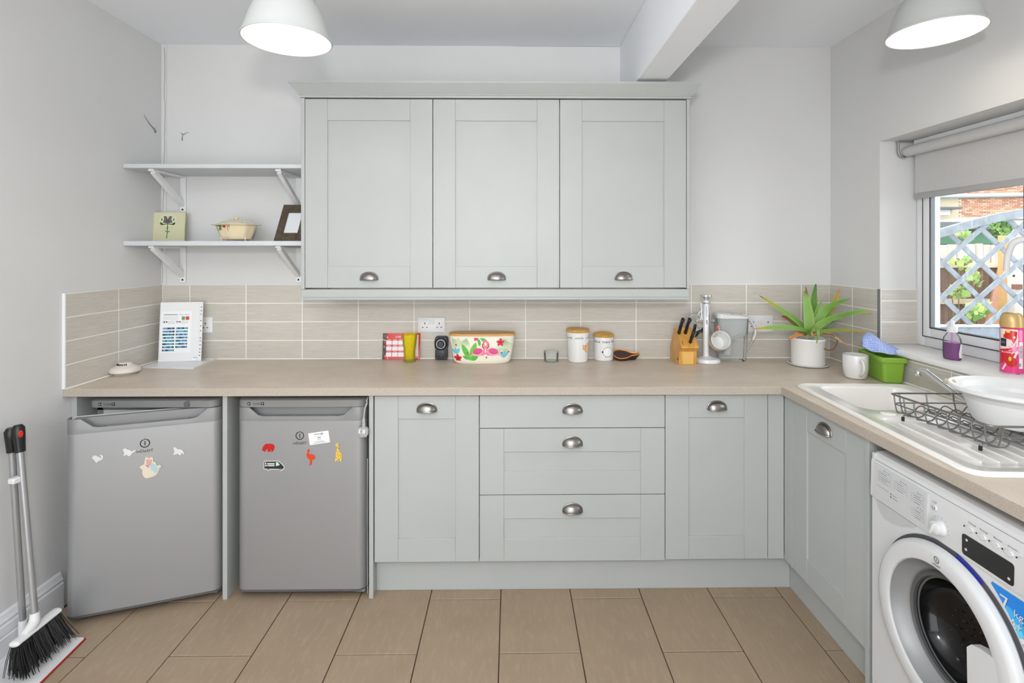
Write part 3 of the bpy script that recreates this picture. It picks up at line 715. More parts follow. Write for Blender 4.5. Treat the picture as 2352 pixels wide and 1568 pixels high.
for u in (290, 508):
    x, z = on_door(MD2, *b((u, 908))[0])
    wo = obj('van_wheel', MB().lathe([(.0045, .0015), (.0045, .003), (0, .003)], 16, M=Mv@Matrix.Translation((x-vx, z-vz, 0))), M_black, tv)
    obj('van_hub', MB().lathe([(.0024, .003), (.0022, .0036), (0, .0036)], 12, M=Mv@Matrix.Translation((x-vx, z-vz, 0))), M_steel, wo)
# business card
pc = b((1003, 275), (1365, 222), (1395, 432), (1035, 485))
tc_, Mc, ccx, ccz = magnet('business_card', MD2, pc, 'small white business card stuck tilted on the closed fridge', 'card', mat('card_white', (244, 244, 242), .5), .0012, group=None)
def cpoly(pts): return [(x-ccx, z-ccz) for x, z in (on_door(MD2, *q) for q in b(*pts))]
cm = MB()
for (u0, v0, u1, v1, h) in ((1110, 292, 1180, 284, 8), (1220, 285, 1275, 270, 14), (1120, 328, 1280, 306, 2), (1172, 348, 1232, 342, 10), (1168, 380, 1240, 370, 5), (1130, 420, 1290, 398, 3), (1125, 432, 1285, 412, 3), (1100, 458, 1330, 420, 4)):
    cm.prism(cpoly(((u0, v0+h), (u1, v1+h), (u1, v1-h), (u0, v0-h))), .001, .0015, Mc)
obj('lettering', cm, mat('card_print', (150, 156, 156), .5), tc_, smooth=False)
x, z = on_door(MD2, *b((1196, 283))[0])
obj('emblem', MB().lathe([(.0022, .001), (.0022, .0016), (0, .0016)], 14, M=Mc@Matrix.Translation((x-ccx, z-ccz, 0))), mat('card_blue', (28, 70, 92), .4), tc_, smooth=False)

# loose plug dangling beside the closed fridge
tp = thing('power_plug', (1.262, -.59, .62), 'grey mains plug hanging on its cable beside the closed fridge', 'plug')
pp = py(833, 990, -.613)
Mq = FRONT(pp.x, pp.y, pp.z)
M_plug = mat('plug_grey', (172, 172, 170), .45)
prof = [(-.017, .018), (.016, .018), (.024, .010), (.024, -.012), (.017, -.024), (-.014, -.024), (-.021, -.014), (-.022, .006)]
obj('plug_body', MB().rings([[(x*.86, y*.9, -.014) for x, y in prof], [(x, y, -.006) for x, y in prof], [(x, y, .006) for x, y in prof], [(x*.9, y*.92, .009) for x, y in prof]], M=Mq), M_plug, tp)
obj('cord_grip', MB().lathe([(.0085, 0), (.0085, .008), (.0065, .010), (.0085, .013), (.0065, .016), (.0075, .019), (.006, .034), (.004, .040)], 14, M=Mq@Matrix.Translation((.004, .016, -.002))@Matrix.Rotation(R(-90), 4, 'X')), M_plug, tp)
for (x0, x1, y0, y1) in ((-.003, .003, .002, .012), (-.015, -.009, -.012, -.007), (.009, .015, -.012, -.007)):
    obj('pin', MB().box(x0, x1, y0, y1, .008, .026, .0008).xf(Mq), M_chrome, tp)
obj('label', MB().box(-.013, .012, -.006, .010, .0088, .0096).xf(Mq), M_white, tp)
pa = py(838, 925, -.56)
obj('cable', MB().tube(smoothpath([(pp.x+.004, pp.y+.002, pp.z+.05), (pp.x+.007, pp.y+.006, pp.z+.09), (1.2655, -.60, .84), (1.2655, -.55, .862), (1.2655, -.10, .84)], 8), .0036, 8), M_plug, tp)
obj('cable', MB().tube(smoothpath([(1.2655, -.59, .60), (1.265, -.592, .4), (1.265, -.59, .2), (1.2655, -.59, .02)], 6), .0016, 6), M_plug, tp)
# ------------------------------------------------------------------ sockets on the splashback
def socket(u0, u1, v0, v1, label, gangs, sw):
    a = py(u0, v1, -TF); b_ = py(u1, v0, -TF); w, h = b_.x-a.x, b_.z-a.z
    Mk = FRONT(a.x, -TF, a.z)
    t = thing('wall_socket', ((a.x+b_.x)/2, -TF, a.z), label, 'socket', 'wall sockets')
    obj('plate', MB().rings([[(x, y, 0) for x, y in rrect(0, w, 0, h, .003)], [(x, y, .006) for x, y in rrect(0, w, 0, h, .004)], [(x, y, .0085) for x, y in rrect(.003, w-.003, .003, h-.003, .004)]], M=Mk), M_white, t)
    for g in gangs:
        gx_ = g*w
        for (dx, dy, pw, ph) in ((0, .60*h, .0042, .0095), (-.011, .34*h, .0075, .0042), (.011, .34*h, .0075, .0042)):
            obj('pin_slot', MB().box(gx_+dx-pw/2, gx_+dx+pw/2, dy-ph/2, dy+ph/2, .0078, .0089).xf(Mk), M_dark, t, smooth=False)
    for s_ in sw: obj('switch', MB().box(s_*w-.0055, s_*w+.0055, .53*h, .80*h, .007, .0125, .0015, 2).xf(Mk), M_white, t)
    return t
socket(461, 489.5, 728, 764, 'white single socket behind the ring binder', [.45], [])
socket(960, 1023, 728, 763, 'white double socket above the black timer', [.26, .78], [.45, .56])
socket(1716, 1774, 724, 762, 'white double socket partly hidden behind the water jug', [.22, .80], [.46, .57])

ZT = ZW+.0004
# smoke alarm lying on the worktop
c = pz(287, 858, ZW)
t = thing('smoke_alarm', (c.x, c.y, ZT), 'cream smoke alarm lying on the worktop by the left wall', 'smoke alarm')
M_cream = mat('alarm_plastic', (226, 219, 208), .5)
obj('base', MB().lathe([(0.0464, 0), (0.0480, .004), (0.0480, .007), (0.0432, .009)], 40, (c.x, c.y, ZT)), mat('alarm_base', (188, 180, 168), .5), t)
obj('cover', MB().lathe([(0.0480, .006), (0.0620, .012), (0.0628, .020), (0.0592, .028), (0.0480, .035), (0.0304, .043), (0.0272, .050), (0.0240, .054), (0.0080, .0565), (0, .057)], 48, (c.x, c.y, ZT)), M_cream, t)
for k in range(7):
    a_ = R(225+k*15); mm = Matrix.Translation((c.x, c.y, ZT))@Matrix.Rotation(a_, 4, 'Z')
    obj('vent_slot', MB().box(.0275, .0312, -.0022, .0022, .042, .0505, .0005).xf(mm), M_dark, t)

# ring binder standing open as an easel
bl_, br_ = Vector((.049, -.110, ZT)), Vector((.256, -.084, ZT))
tl = Vector((bl_.x, -.085, py(366, 697, -.085).z)); tr = Vector((br_.x, -.059, py(462, 696, -.06).z))
t = thing('ring_binder', (.15, -.12, ZT), 'white ring binder open and propped up in the left corner of the worktop', 'binder')
M_bind = mat('binder_white', (236, 237, 238), .35)
ex = (br_-bl_).normalized(); up = ((tl+tr)/2-(bl_+br_)/2); H_ = up.length; up.normalize()
Mb = frame(bl_+Vector((0, 0, .0065)), ex, (up-ex*up.dot(ex)).normalized())
Wb = (br_-bl_).length-.016
obj('back_cover', MB().prism(rrect(0, Wb, 0, H_, .004), -.003, 0, Mb), M_bind, t)
obj('ring_strip', MB().prism(rrect(Wb+.001, Wb+.016, .0, H_, .003), -.004, .0015, Mb), M_bind, t)
for k, f in enumerate((.09, .145, .20, .27, .335, .385, .51, .59, .68, .79, .85, .91)):
    obj('punched_hole', MB().lathe([(.0026, .001), (.0026, .0021), (0, .0021)], 12, M=Mb@Matrix.Translation((Wb+.0085, H_*f, 0))), M_dark, t)
cv = Canvas(.150, .215, .0009, (243, 244, 245)); rnd = random.Random(3)
cv.rect(.012, .196, .080, .200, (150, 156, 162)); cv.text('Thursday', .086, .194, .008, (90, 150, 190), width=.050)
cv.rect(.010, .170, .085, .190, (232, 233, 235)); cv.rect(.100, .170, .116, .188, (128, 146, 108)); cv.rect(.120, .170, .137, .188, (204, 74, 50))
for x0 in (.010, .074):
    cv.rect(x0, .155, x0+.003, .165, (40, 44, 48)); cv.rect(x0+.006, .155, x0+.010, .165, (50, 54, 58)); cv.ell(x0+.018, .160, .0035, .004, (40, 42, 46)); cv.rect(x0+.024, .150, x0+.058, .166, (226, 228, 232))
    for r_ in range(8 if x0 < .05 else 7):
        y0 = .122-r_*.0162
        x = x0
        while x < x0+.0575:
            wx = rnd.uniform(.004, .012); cv.rect(x, y0, min(x+wx, x0+.058), y0+.009, rnd.choice([(66, 140, 170), (46, 98, 150), (92, 170, 190), (30, 44, 70), (110, 160, 200), (60, 150, 150), (40, 70, 110)])); x += wx
        if rnd.random() < .6: cv.rect(x0+.054, y0, x0+.058, y0+.009, (22, 24, 28))
Ms = Mb@Matrix.Translation((.006, .045, 0))
cv.build('menu_sheet', onplane(Ms, .0012), M_print, t)
# lower leaves lying flat on the worktop
lay = [bl_+Vector((-.012, .01, 0)), bl_+Vector((-.004, -.115, 0)), pz(445, 848, ZW), pz(498, 826, ZW), br_+Vector((.0, .0, 0))]
pl2 = [(p.x, p.y) for p in lay]
for k, (z0, z1, ins) in enumerate(((0, .0022, 0), (.0026, .0040, .006), (.0044, .0060, .012))):
    cxm = sum(x for x, y in pl2)/5; cym = sum(y for x, y in pl2)/5
    q = [(cxm+(x-cxm)*(1-ins*2), cym+(y-cym)*(1-ins*2)) for x, y in pl2]
    obj('front_cover' if k == 0 else 'page', MB().prism(q, ZT+z0, ZT+z1), M_bind, t, smooth=False)
rings_x = Mb@Vector((Wb+.004, .02, 0))
for k in range(2):
    pc_ = Mb@Vector((Wb-.004+.002*k, .014, .001)); 
    obj('binder_ring', MB().tube([pc_+Vector((math.cos(R(a_))*.0, -.012-.012*math.cos(R(a_)), .008*math.sin(R(a_)))) for a_ in range(0, 181, 15)], .0012, 6).xf(Matrix.Translation((-.01*k, 0, 0))), M_chrome, t)

# red leaning menu card
a = py(878, 823.5, -.030); b_ = py(964.5, 822.5, -.028); w = b_.x-a.x
topz = py(877, 765, -.014).z; h = (topz-ZT)
t = thing('menu_card', (a.x+w/2, -.03, ZT), 'red printed menu card leaning on the tiles behind the yellow glass', 'card')
Mk = frame((a.x, -.030, ZT+.0004), (1, 0, 0), Vector((0, .016, h)).normalized())
Hk = math.hypot(h, .016)
cv = Canvas(w, Hk, .0009, (214, 26, 24)); X_ = lambda f: f*w; Y_ = lambda f: f*Hk
cv.poly([(0, 0), (X_(.07), 0), (X_(.10), Y_(.30)), (X_(.08), Y_(.72)), (X_(.13), Y_(.96)), (0, Hk)], (38, 30, 24))
cv.ell(X_(.07), Y_(.90), X_(.05), Y_(.06), (84, 78, 44)); cv.ell(X_(.05), Y_(.80), X_(.05), Y_(.05), (52, 66, 40)); cv.ell(X_(.045), Y_(.47), X_(.022), Y_(.04), (236, 96, 24)); cv.ell(X_(.07), Y_(.12), X_(.03), Y_(.05), (226, 60, 46)); cv.ell(X_(.06), Y_(.66), X_(.03), Y_(.05), (170, 20, 24)); cv.ell(X_(.03), Y_(.25), X_(.015), Y_(.08), (96, 58, 26))
cv.line([(0, Y_(.75)), (X_(.05), Y_(.73)), (X_(.11), Y_(.70))], .003, (240, 236, 226)); cv.ell(X_(.125), Y_(.84), X_(.012), Y_(.025), (245, 245, 240))
cv.text('Chill', X_(.41), Y_(.83), .0085, (250, 250, 248), 'c', X_(.13))
for r_, (y0, y1) in enumerate(((.56, .71), (.33, .49), (.10, .26))):
    for c_, x0 in enumerate((.095, .255, .415, .575)):
        cv.rect(X_(x0), Y_(y0), X_(x0+.145), Y_(y1), (236, 236, 238)); cv.rect(X_(x0+.03), Y_(y1+.025), X_(x0+.115), Y_(y1+.042), (240, 214, 206))
cv.rect(X_(.85), Y_(.10), X_(.955), Y_(.93), (244, 246, 248))
for k in range(9): cv.rect(X_(.865), Y_(.16+.075*k), X_(.945), Y_(.165+.075*k), (180, 184, 188))
cv.rect(X_(.13), Y_(.03), X_(.15), Y_(.075), (245, 240, 236)); cv.rect(X_(.86), Y_(.035), X_(.965), Y_(.065), (246, 226, 222))
obj('card', MB().box(0, w, 0, Hk, -.0008, 0).xf(Mk), mat('card_red', (190, 24, 24), .5), t, smooth=False)
cv.build('printed_face', onplane(Mk, .0004), M_gprint, t)

# yellow glass tumbler
c = pz(940, 830.5, ZW); s_ = (c.y-CAM.y)/FPX
t = thing('tumbler', (c.x, c.y, ZT), 'yellow tinted tall glass tumbler on the worktop', 'glass')
r1, r0, hh = 17.6*s_, 12.2*s_, 62*s_
M_yg = glassmat('yellow_glass', (1.0, .92, .05, 1), 0, 1.25, .35); M_yb = glassmat('olive_glass', (.62, .58, .08, 1), 0, 1.4, .4)
cc = (c.x, c.y+.01, ZT)
obj('foot', MB().lathe([(r0*1.05, 0), (r0*1.1, .002), (r0*1.1, .010), (r0*.96, .014), (0, .014)], 36, cc), M_yb, t)
obj('bowl', MB().lathe([(r0*.95, .012), (r0*.98, .03), (r0*1.08, hh*.4), (r1*.9, hh*.75), (r1, hh), (r1-.002, hh+.001), (r1*.9-.003, hh*.75), (r0*1.08-.003, hh*.4), (r0*.9, .03), (0, .026)], 40, cc, cap=False), M_yg, t)
M_eng = glassmat('engraved_glass', (.80, .62, .03, 1), .2, 1.3, .55)
for k in range(14):
    a_ = R(200+k*11.5); zz = .03+(k*37 % 60)/60*(hh-.045); rr_ = (r0*1.0+(r1-r0)*((zz/hh)**1.3))+.0006
    P0 = [(rr_*math.cos(a_+.10*math.cos(q))+cc[0], rr_*math.sin(a_+.10*math.cos(q))+cc[1], cc[2]+zz+.007*math.sin(q)) for q in np.linspace(0, 2*PI, 13)[:-1]]
    obj('engraving', MB().tube(P0, .0008, 5, True), M_eng, t)

# black plug-in timer
c = pz(1013.5, 826, ZW); s_ = (c.y-CAM.y)/FPX; Mk = FRONT(c.x, c.y-.005, ZT)
t = thing('plug_timer', (c.x, c.y, ZT), 'black plug-in timer with a round dial standing on the worktop', 'timer')
w2 = 15.2*s_; hh = 53*s_
M_tim = mat('timer_dark', (42, 44, 48), .38)
pr = []
for (x, y) in ((-w2*.80, 0), (w2*.80, 0), (w2*.93, .01), (w2*.93, hh*.36), (w2*.86, hh*.44), (w2*1.0, hh*.56), (w2*1.03, hh*.8), (w2*.9, hh*.96), (w2*.7, hh), (-w2*.7, hh), (-w2*.9, hh*.96), (-w2*1.03, hh*.8), (-w2*1.0, hh*.56), (-w2*.86, hh*.44), (-w2*.93, hh*.36), (-w2*.93, .01)): pr.append((x, y))
obj('case', MB().rings([[(x*.93, .003+y*.96, -.042) for x, y in pr], [(x, y, -.036) for x, y in pr], [(x, y, .000) for x, y in pr], [(x*.94, .003+y*.95, .006) for x, y in pr]], M=Mk), M_tim, t)
dm = Mk@Matrix.Translation((0, hh*.70, .006))
obj('dial', MB().lathe([(w2*.92, -.004), (w2*.92, .006), (w2*.80, .009), (w2*.72, .0095), (w2*.70, .007), (0, .007)], 40, M=dm), M_black, t)
dl = obj('dial_ring', MB().lathe([(w2*.70, .0095), (w2*.70, .0105), (w2*.56, .0105), (w2*.56, .0095)], 40, M=dm, cap=False), mat('dial_silver', (150, 152, 158), .4, .4), t)
obj('dial_knob', MB().lathe([(w2*.50, .006), (w2*.48, .016), (w2*.42, .018), (0, .018)], 32, M=dm), M_tim, t)
so = Mk@Matrix.Translation((0, hh*.235, .006))
obj('socket_face', MB().lathe([(w2*.74, -.002), (w2*.74, .0018), (w2*.70, .0028), (0, .0028)], 36, M=so), mat('timer_face', (58, 60, 66), .45), t)
for (dx, dy, pw, ph) in ((0, .008, .003, .0065), (-.0095, -.0075, .005, .0032), (.0095, -.0075, .005, .0032)):
    obj('pin_slot', MB().box(dx-pw/2, dx+pw/2, dy-ph/2, dy+ph/2, .0022, .0034).xf(so), M_dark, t)

# bread bin with flamingo print
c0 = pz(1106, 836.5, ZW); s_ = (c0.y-CAM.y)/FPX
dpt = .128; cx_, cy_ = c0.x, c0.y+dpt/2*.93
a_t, a_b = 76.5*s_, 64*s_; hh = 64*s_; zb = ZT
t = thing('bread_bin', (cx_, cy_, ZT), 'oval bread bin with flamingo and palm leaf print and wooden lid', 'bread bin')
def binpt(th, zf):
    """superellipse plan, flaring upward"""
    k = zf**.75; A = a_b+(a_t-a_b)*k; B = dpt/2*(.86+.14*k); e = 2/2.9
    ct, st = math.cos(th), math.sin(th)
    return (cx_+A*abs(ct)**e*(1 if ct >= 0 else -1), cy_+B*abs(st)**e*(1 if st >= 0 else -1))
M_bin = mat('bin_cream', (238, 232, 214), .45)
nth = 96
rg = []
for zf, ins in ((0, .93), (.02, .97), (.07, 1.0), (.2, 1), (.4, 1), (.6, 1), (.8, 1), (1.0, 1), (1.0, .975), (.12, .95)):
    rg.append([(cx_+(binpt(2*PI*i/nth, zf)[0]-cx_)*ins, cy_+(binpt(2*PI*i/nth, zf)[1]-cy_)*ins, zb+hh*zf) for i in range(nth)])
obj('body', MB().rings(rg), M_bin, t)
lid = []
for zz, ins in ((hh-.004, .965), (hh+.0005, .985), (hh+.001, 1.012), (hh+.009, 1.015), (hh+.0115, 1.0), (hh+.012, .97)):
    lid.append([(cx_+(binpt(2*PI*i/nth, 1)[0]-cx_)*ins, cy_+(binpt(2*PI*i/nth, 1)[1]-cy_)*ins, zb+zz) for i in range(nth)])
M_bam = mat('bamboo', (216, 164, 92), .42, noise=[((200, 144, 74), (3, 60, 60), 4, .4, .65), ((178, 122, 58), (9, 160, 20), 3, .62, .8)])
ld = obj('lid', MB().rings(lid), M_bam, t)
# print: parameter u along the front from left edge to right edge, v height
Wp, Hp = 1.0, 1.0
cv = Canvas(2.2, .80, .0055, (240, 235, 218))
def leafp(x0, y0, ang, L, wd, col):
    ca, sa = math.cos(R(ang)), math.sin(R(ang)); pts = []
    for q in range(0, 11): f = q/10; pts.append((x0+ca*L*f-sa*wd*math.sin(PI*f)**.8, y0+sa*L*f+ca*wd*math.sin(PI*f)**.8))
    for q in range(10, -1, -1): f = q/10; pts.append((x0+ca*L*f+sa*wd*math.sin(PI*f)**.8, y0+sa*L*f-ca*wd*math.sin(PI*f)**.8))
    cv.poly(pts, col)
def frond(x0, y0, ang, L, col, n=9, spread=70):
    for k in range(n):
        a_ = ang-spread/2+spread*k/(n-1); leafp(x0, y0, a_, L*(.75+.25*math.cos(R(a_-ang))), .012, col)
for (x, y, a_, L, col) in ((.12, .78, -60, .42, (188, 206, 168)), (.30, .80, -80, .5, (206, 216, 178)), (.62, .8, -110, .35, (170, 198, 150)), (1.62, .62, 30, .45, (176, 206, 160)), (1.85, .75, -70, .45, (166, 200, 150)), (2.05, .4, -150, .4, (190, 208, 168)), (1.25, .3, 60, .35, (206, 218, 190)), (.5, .25, 20, .4, (222, 222, 196)), (1.75, .22, 120, .35, (186, 208, 170))): frond(x, y, a_, L, col)
def banana(x0, y0, ang, L, wd, col): leafp(x0, y0, ang, L, wd, col); leafp(x0, y0, ang, L*.96, .006, (120, 190, 90))
banana(.66, .02, 112, .62, .10, (96, 190, 66)); banana(.68, .0, 70, .70, .11, (110, 196, 60)); banana(.72, .02, 30, .30, .07, (90, 180, 60)); banana(1.05, .80, -30, .30, .06, (92, 188, 80)); banana(1.0, .78, -80, .28, .05, (70, 170, 70)); banana(.62, .05, 150, .25, .05, (80, 176, 76))
for (x, y) in ((.20, .22), (1.93, .10)):
    for a_ in (60, 95, 130): leafp(x, y, a_, .26, .05, (120, 198, 216))
for (x, y, sc, col) in ((.22, .08, .13, (208, 28, 48)), (1.74, .64, .12, (220, 40, 84)), (.92, .78, .08, (226, 60, 110))):
    for k in range(5):
        a_ = 90+72*k; cv.ell(x+sc*.62*math.cos(R(a_)), y+sc*.62*math.sin(R(a_)), sc*.55, sc*.38, col, R(a_))
    cv.ell(x, y, sc*.2, sc*.2, (120, 10, 30))
def flamingo(x, y, s_, body, dark):
    f = lambda *q: [(x+s_*dx, y+dy) for dx, dy in q]
    cv.poly(f((-.22, -.10), (.20, -.12), (.24, .02), (.14, .13), (-.06, .14), (-.20, .02)), (238, 150, 176))
    cv.poly(f((-.40, -.16), (-.20, -.10), (.05, -.14), (-.10, -.02)), (244, 170, 190))
    cv.ell(x-s_*.02, y+.04, .17, .10, body, R(14)*s_); cv.ell(x-s_*.02, y+.035, .15, .075, dark, R(14)*s_); cv.ell(x-s_*.02, y+.05, .15, .075, body, R(14)*s_)
    nk = smoothpath([(x+s_*.16, y-.06, 0), (x+s_*.30, y-.02, 0), (x+s_*.30, y+.14, 0), (x+s_*.20, y+.24, 0), (x+s_*.22, y+.36, 0), (x+s_*.32, y+.36, 0), (x+s_*.36, y+.26, 0)], 5)
    cv.line([(p.x, p.y) for p in nk], .052, (236, 120, 150)); cv.line(f((.36, .28), (.37, .20), (.33, .15)), .04, (206, 70, 60))
    cv.ell(x+s_*.33, y+.17, .014, .022, (60, 30, 34))
flamingo(.98, .30, 1, (226, 76, 140), (150, 40, 90)); flamingo(1.50, .30, -1, (228, 82, 146), (156, 44, 92))
for (x, y) in ((.22, .55), (.60, .28), (1.28, .12), (1.82, .28), (2.06, .30)): cv.ell(x, y, .03, .032, (196, 52, 86))
def binmap(X, Y):
    th = PI+PI*(X/2.2); zf = .115+.83*(Y/.80); k = zf**.75
    A = (a_b+(a_t-a_b)*k)+.0007; B = dpt/2*(.86+.14*k)+.0007; e = 2/2.9
    # even spacing over the front
    uu = -1+2*(X/2.2); uu = np.clip(uu, -.999, .999)
    xx = np.sign(uu)*np.abs(uu)**1.0; yy = (1-np.abs(xx)**2.9)**(1/2.9)
    return [cx_+A*xx, cy_-B*yy, zb+hh*zf]
cv.build('printed_band', binmap, M_print, t)

# small glass jar
c = pz(1266, 829, ZW); s_ = (c.y-CAM.y)/FPX; r = 17*s_; hh = 22*s_
t = thing('glass_jar', (c.x, c.y, ZT), 'small empty clear glass jar on the worktop', 'jar')
obj('glass', MB().lathe([(r*.85, 0), (r*.95, .004), (r*.95, hh*.55), (r*1.0, hh*.7), (r*.97, hh*.95), (r*.99, hh)], 40, (c.x, c.y, ZT), cap=False), glassmat('jar_glass', (.97, .985, .97, 1), 0, 1.3, .12), t)
obj('rim', MB().tube([(c.x+r*.97*math.cos(2*PI*i/40), c.y+r*.97*math.sin(2*PI*i/40), ZT+hh) for i in range(40)], .0016, 6, True), glassmat('jar_rim', (.86, .9, .86, 1), 0, 1.5, .5), t)
obj('base_disc', MB().lathe([(r*.8, .001), (r*.84, .004), (0, .005)], 32, (c.x, c.y, ZT)), glassmat('jar_base', (.62, .76, .60, 1), 0, 1.4, .4), t)

# canisters
M_lidw = mat('canister_lid_wood', (214, 166, 84), .4, noise=[((196, 144, 62), (14, 90, 40), 4, .42, .65), ((226, 184, 110), (8, 40, 20), 3, .55, .75)])
def canister(u, v, r_top, r_bot, hpx, label, dome, drawfn, rot=0):
    c = pz(u, v, ZW); s_ = (c.y-CAM.y)/FPX; rt, rb, hh = r_top*s_, r_bot*s_, hpx*s_; c.y += rb*.8
    cc = (c.x, c.y, ZT); t = thing('canister', cc, label, 'canister', 'lidded canisters')
    obj('pot', MB().lathe([(rb*.93, 0), (rb, .004), (rb*1.0+(rt-rb)*.3, hh*.3), (rb+(rt-rb)*.65, hh*.6), (rt, hh), (rt*.93, hh), (rt*.93, hh-.01), (0, hh-.012)], 56, cc), M_cer, t)
    if dome: lp = [(rt*.9, hh-.004), (rt*.9, hh+.0005), (rt*1.07, hh+.002), (rt*1.1, hh+.007), (rt*1.0, hh+.014), (rt*.8, hh+.020), (rt*.4, hh+.025), (0, hh+.026)]
    else: lp = [(rt*.9, hh-.004), (rt*.9, hh+.0005), (rt*1.0, hh+.001), (rt*1.05, hh+.006), (rt*1.04, hh+.013), (rt*.96, hh+.0175), (rt*.7, hh+.018), (rt*.55, hh+.0165), (0, hh+.0155)]
    obj('lid', MB().lathe(lp, 56, cc), M_lidw, t)
    # printed band: angle range facing the camera
    A0, A1 = -PI, 0.0; Wc = PI*rb; cv = Canvas(Wc, hh*.96, .0006, (244, 243, 241)); drawfn(cv, Wc, hh)
    fc = math.atan2(CAM.y-c.y, CAM.x-c.x)
    white = np.all(np.abs(cv.c-np.array(S((244, 243, 241))[:3])) < 1e-6, -1)
    # keep ink and a one-cell margin only
    k = ~white; g = k.copy()
    for dx in (-1, 0, 1):
        for dy in (-1, 0, 1): g |= np.roll(np.roll(k, dx, 1), dy, 0)
    def mp(X, Y):
        th = fc-PI/2+PI*(X/Wc); zf = Y/hh
        rr = np.interp(zf, [0, .03, .3, .6, 1], [rb*.97, rb, rb+(rt-rb)*.3, rb+(rt-rb)*.65, rt])+.0004
        return [cc[0]+rr*np.cos(th), cc[1]+rr*np.sin(th), ZT+Y]
    cv.build('printed_picture', mp, M_gprint, t, g)
INK = (30, 28, 28)
def d_oink(cv, w, h):
    for k in range(-1, 3): cv.text('oink', w*(.09+.33*k), h*.80, h*.072, INK, 'l', w*.25, .15)
    x, y = w*.70, h*.50; q = lambda *p: [(x+dx*w, y+dy*h) for dx, dy in p]
    body = q((.02, -.10), (.05, .04), (.10, .13), (.22, .15), (.24, -.10), (.16, -.12), (.13, -.20), (.09, -.14))
    cv.poly(body, (240, 186, 110)); cv.line(body[1:4], .0012, INK); cv.line(body[5:]+[body[0]], .0012, INK)
    cv.ell(x, y, w*.055, h*.075, INK); cv.ell(x, y, w*.049, h*.069, (240, 190, 122))
    cv.line(q((-.045, .05), (-.04, .10), (-.02, .065)), .0014, INK); cv.line(q((.015, .065), (.035, .09), (.045, .045)), .0014, INK)
    cv.line(q((-.03, -.02), (-.015, .0), (-.005, -.025), (.01, 0), (.02, -.03)), .001, INK)
def d_baa(cv, w, h):
    for k in range(-1, 3): cv.text('baa', w*(.12+.33*k), h*.78, h*.10, INK, 'l', w*.26, .12)
    x, y = w*.64, h*.39
    cv.ell(x, y, w*.165, h*.205, INK); cv.ell(x, y, w*.155, h*.192, (246, 245, 244))
    cv.ell(x-w*.17, y, w*.026, h*.045, (12, 12, 12), .3)
    for dx in (-.07, -.04, .07, .10): cv.line([(x+dx*w, y-h*.19), (x+(dx+.005)*w, y-h*.235)], .0011, INK)
canister(1329.5, 832.5, 26.2, 22.5, 68.5, 'taller white canister with oink lettering, a pig and a flat wooden lid', False, d_oink)
canister(1389.5, 829, 22.8, 22.4, 54, 'shorter white canister with baa lettering, a sheep and a domed wooden lid', True, d_baa)

# orange spoon rest
c = pz(1434, 829, ZW)
t = thing('spoon_rest', (c.x, c.y+.02, ZT), 'orange painted ceramic spoon rest beside the shorter canister', 'spoon rest')
n = 40; M_sr = mat('glaze_orange', (232, 146, 36), .2, coat=.4)
def srout(k, z, y0=.0):
    out = []
    for i in range(n):
        a_ = 2*PI*i/n; x = math.cos(a_)*.052; y = math.sin(a_)*.040*(1-.25*math.cos(a_))
        if math.cos(a_) > .86: x += (math.cos(a_)-.86)/.14*.042; y *= .9
        out.append((c.x-.004+x*k, c.y+.030+y*k, ZT+z+(y*k+.040)*.42*min(1, z/.008 if z > 0 else 0)))
    return out
obj('dish', MB().rings([srout(.72, 0), srout(.95, .010), srout(1.0, .016), srout(.97, .0175), srout(.9, .012), srout(.65, .005)]), M_sr, t)
obj('underside', MB().rings([srout(.73, -.0001), srout(.955, .008), srout(.985, .0125)]), mat('glaze_dark', (58, 38, 40), .3), t)
for (dx, dy, rx, ry, col) in ((-.02, -.004, .02, .012, (206, 62, 40)), (.004, .004, .016, .009, (198, 70, 96)), (.018, -.018, .012, .006, (70, 46, 74)), (-.04, -.012, .008, .01, (72, 50, 72))):
    obj('painted_flower', MB().lathe([(1, 0), (.9, .0008), (0, .001)], 20, (0, 0, 0)).xf(Matrix.Translation((c.x+dx, c.y+.030+dy, ZT+.0085+.10*(abs(dx)+abs(dy))+.42*(dy+.040)))@Matrix.Rotation(math.atan(.42), 4, 'X')@Matrix.Diagonal((rx, ry, 1, 1))), mat('glaze_%d_%d' % (col[0], col[1]), col, .25), t)
hx_ = c.x+.085
obj('hanging_hole', MB().lathe([(.006, .0002), (.006, .001), (0, .001)], 16, (c.x+.078, c.y+.030, ZT+.0335)), mat('glaze_brown', (140, 66, 20), .4), t)
# ------------------------------------------------------------------ knife block
M_kb = mat('block_wood', (222, 164, 78), .38, noise=[((204, 142, 58), (40, 8, 8), 4, .4, .65), ((232, 182, 104), (90, 12, 12), 3, .5, .75)])
kx0, kx1 = 2.748, 2.838
t = thing('knife_block', (2.79, -.11, ZT), 'honey coloured wooden knife block beside the mug tree', 'knife block')
prof = [(-.178, 0), (-.178, .068), (-.214, .092), (-.212, .097), (-.106, .180), (-.098, .178), (-.026, .060), (-.026, 0)]
obj('block', MB().rings([[(kx0, y, ZT+z) for y, z in prof], [(kx0+.004, y, ZT+z) for y, z in prof], [(kx1-.004, y, ZT+z) for y, z in prof], [(kx1, y, ZT+z) for y, z in prof]]), M_kb, t, ang=20)
obj('front_slat', MB().box(kx0+.018, kx1-.016, -.1795, -.177, ZT+.002, ZT+.066, .0008), mat('block_wood_pale', (232, 186, 104), .4), t)
obj('burnt_mark', MB().box(kx0-.0006, kx0, -.16, -.148, ZT+.018, ZT+.028).box(kx0-.0006, kx0, -.158, -.15, ZT+.034, ZT+.037), mat('burnt_ink', (86, 66, 30), .8), t, smooth=False)
dn = Vector((0, -.083, .106)).normalized(); dn = Vector((0, -.62, .785)); sl = Vector((0, .106, .083)).normalized()
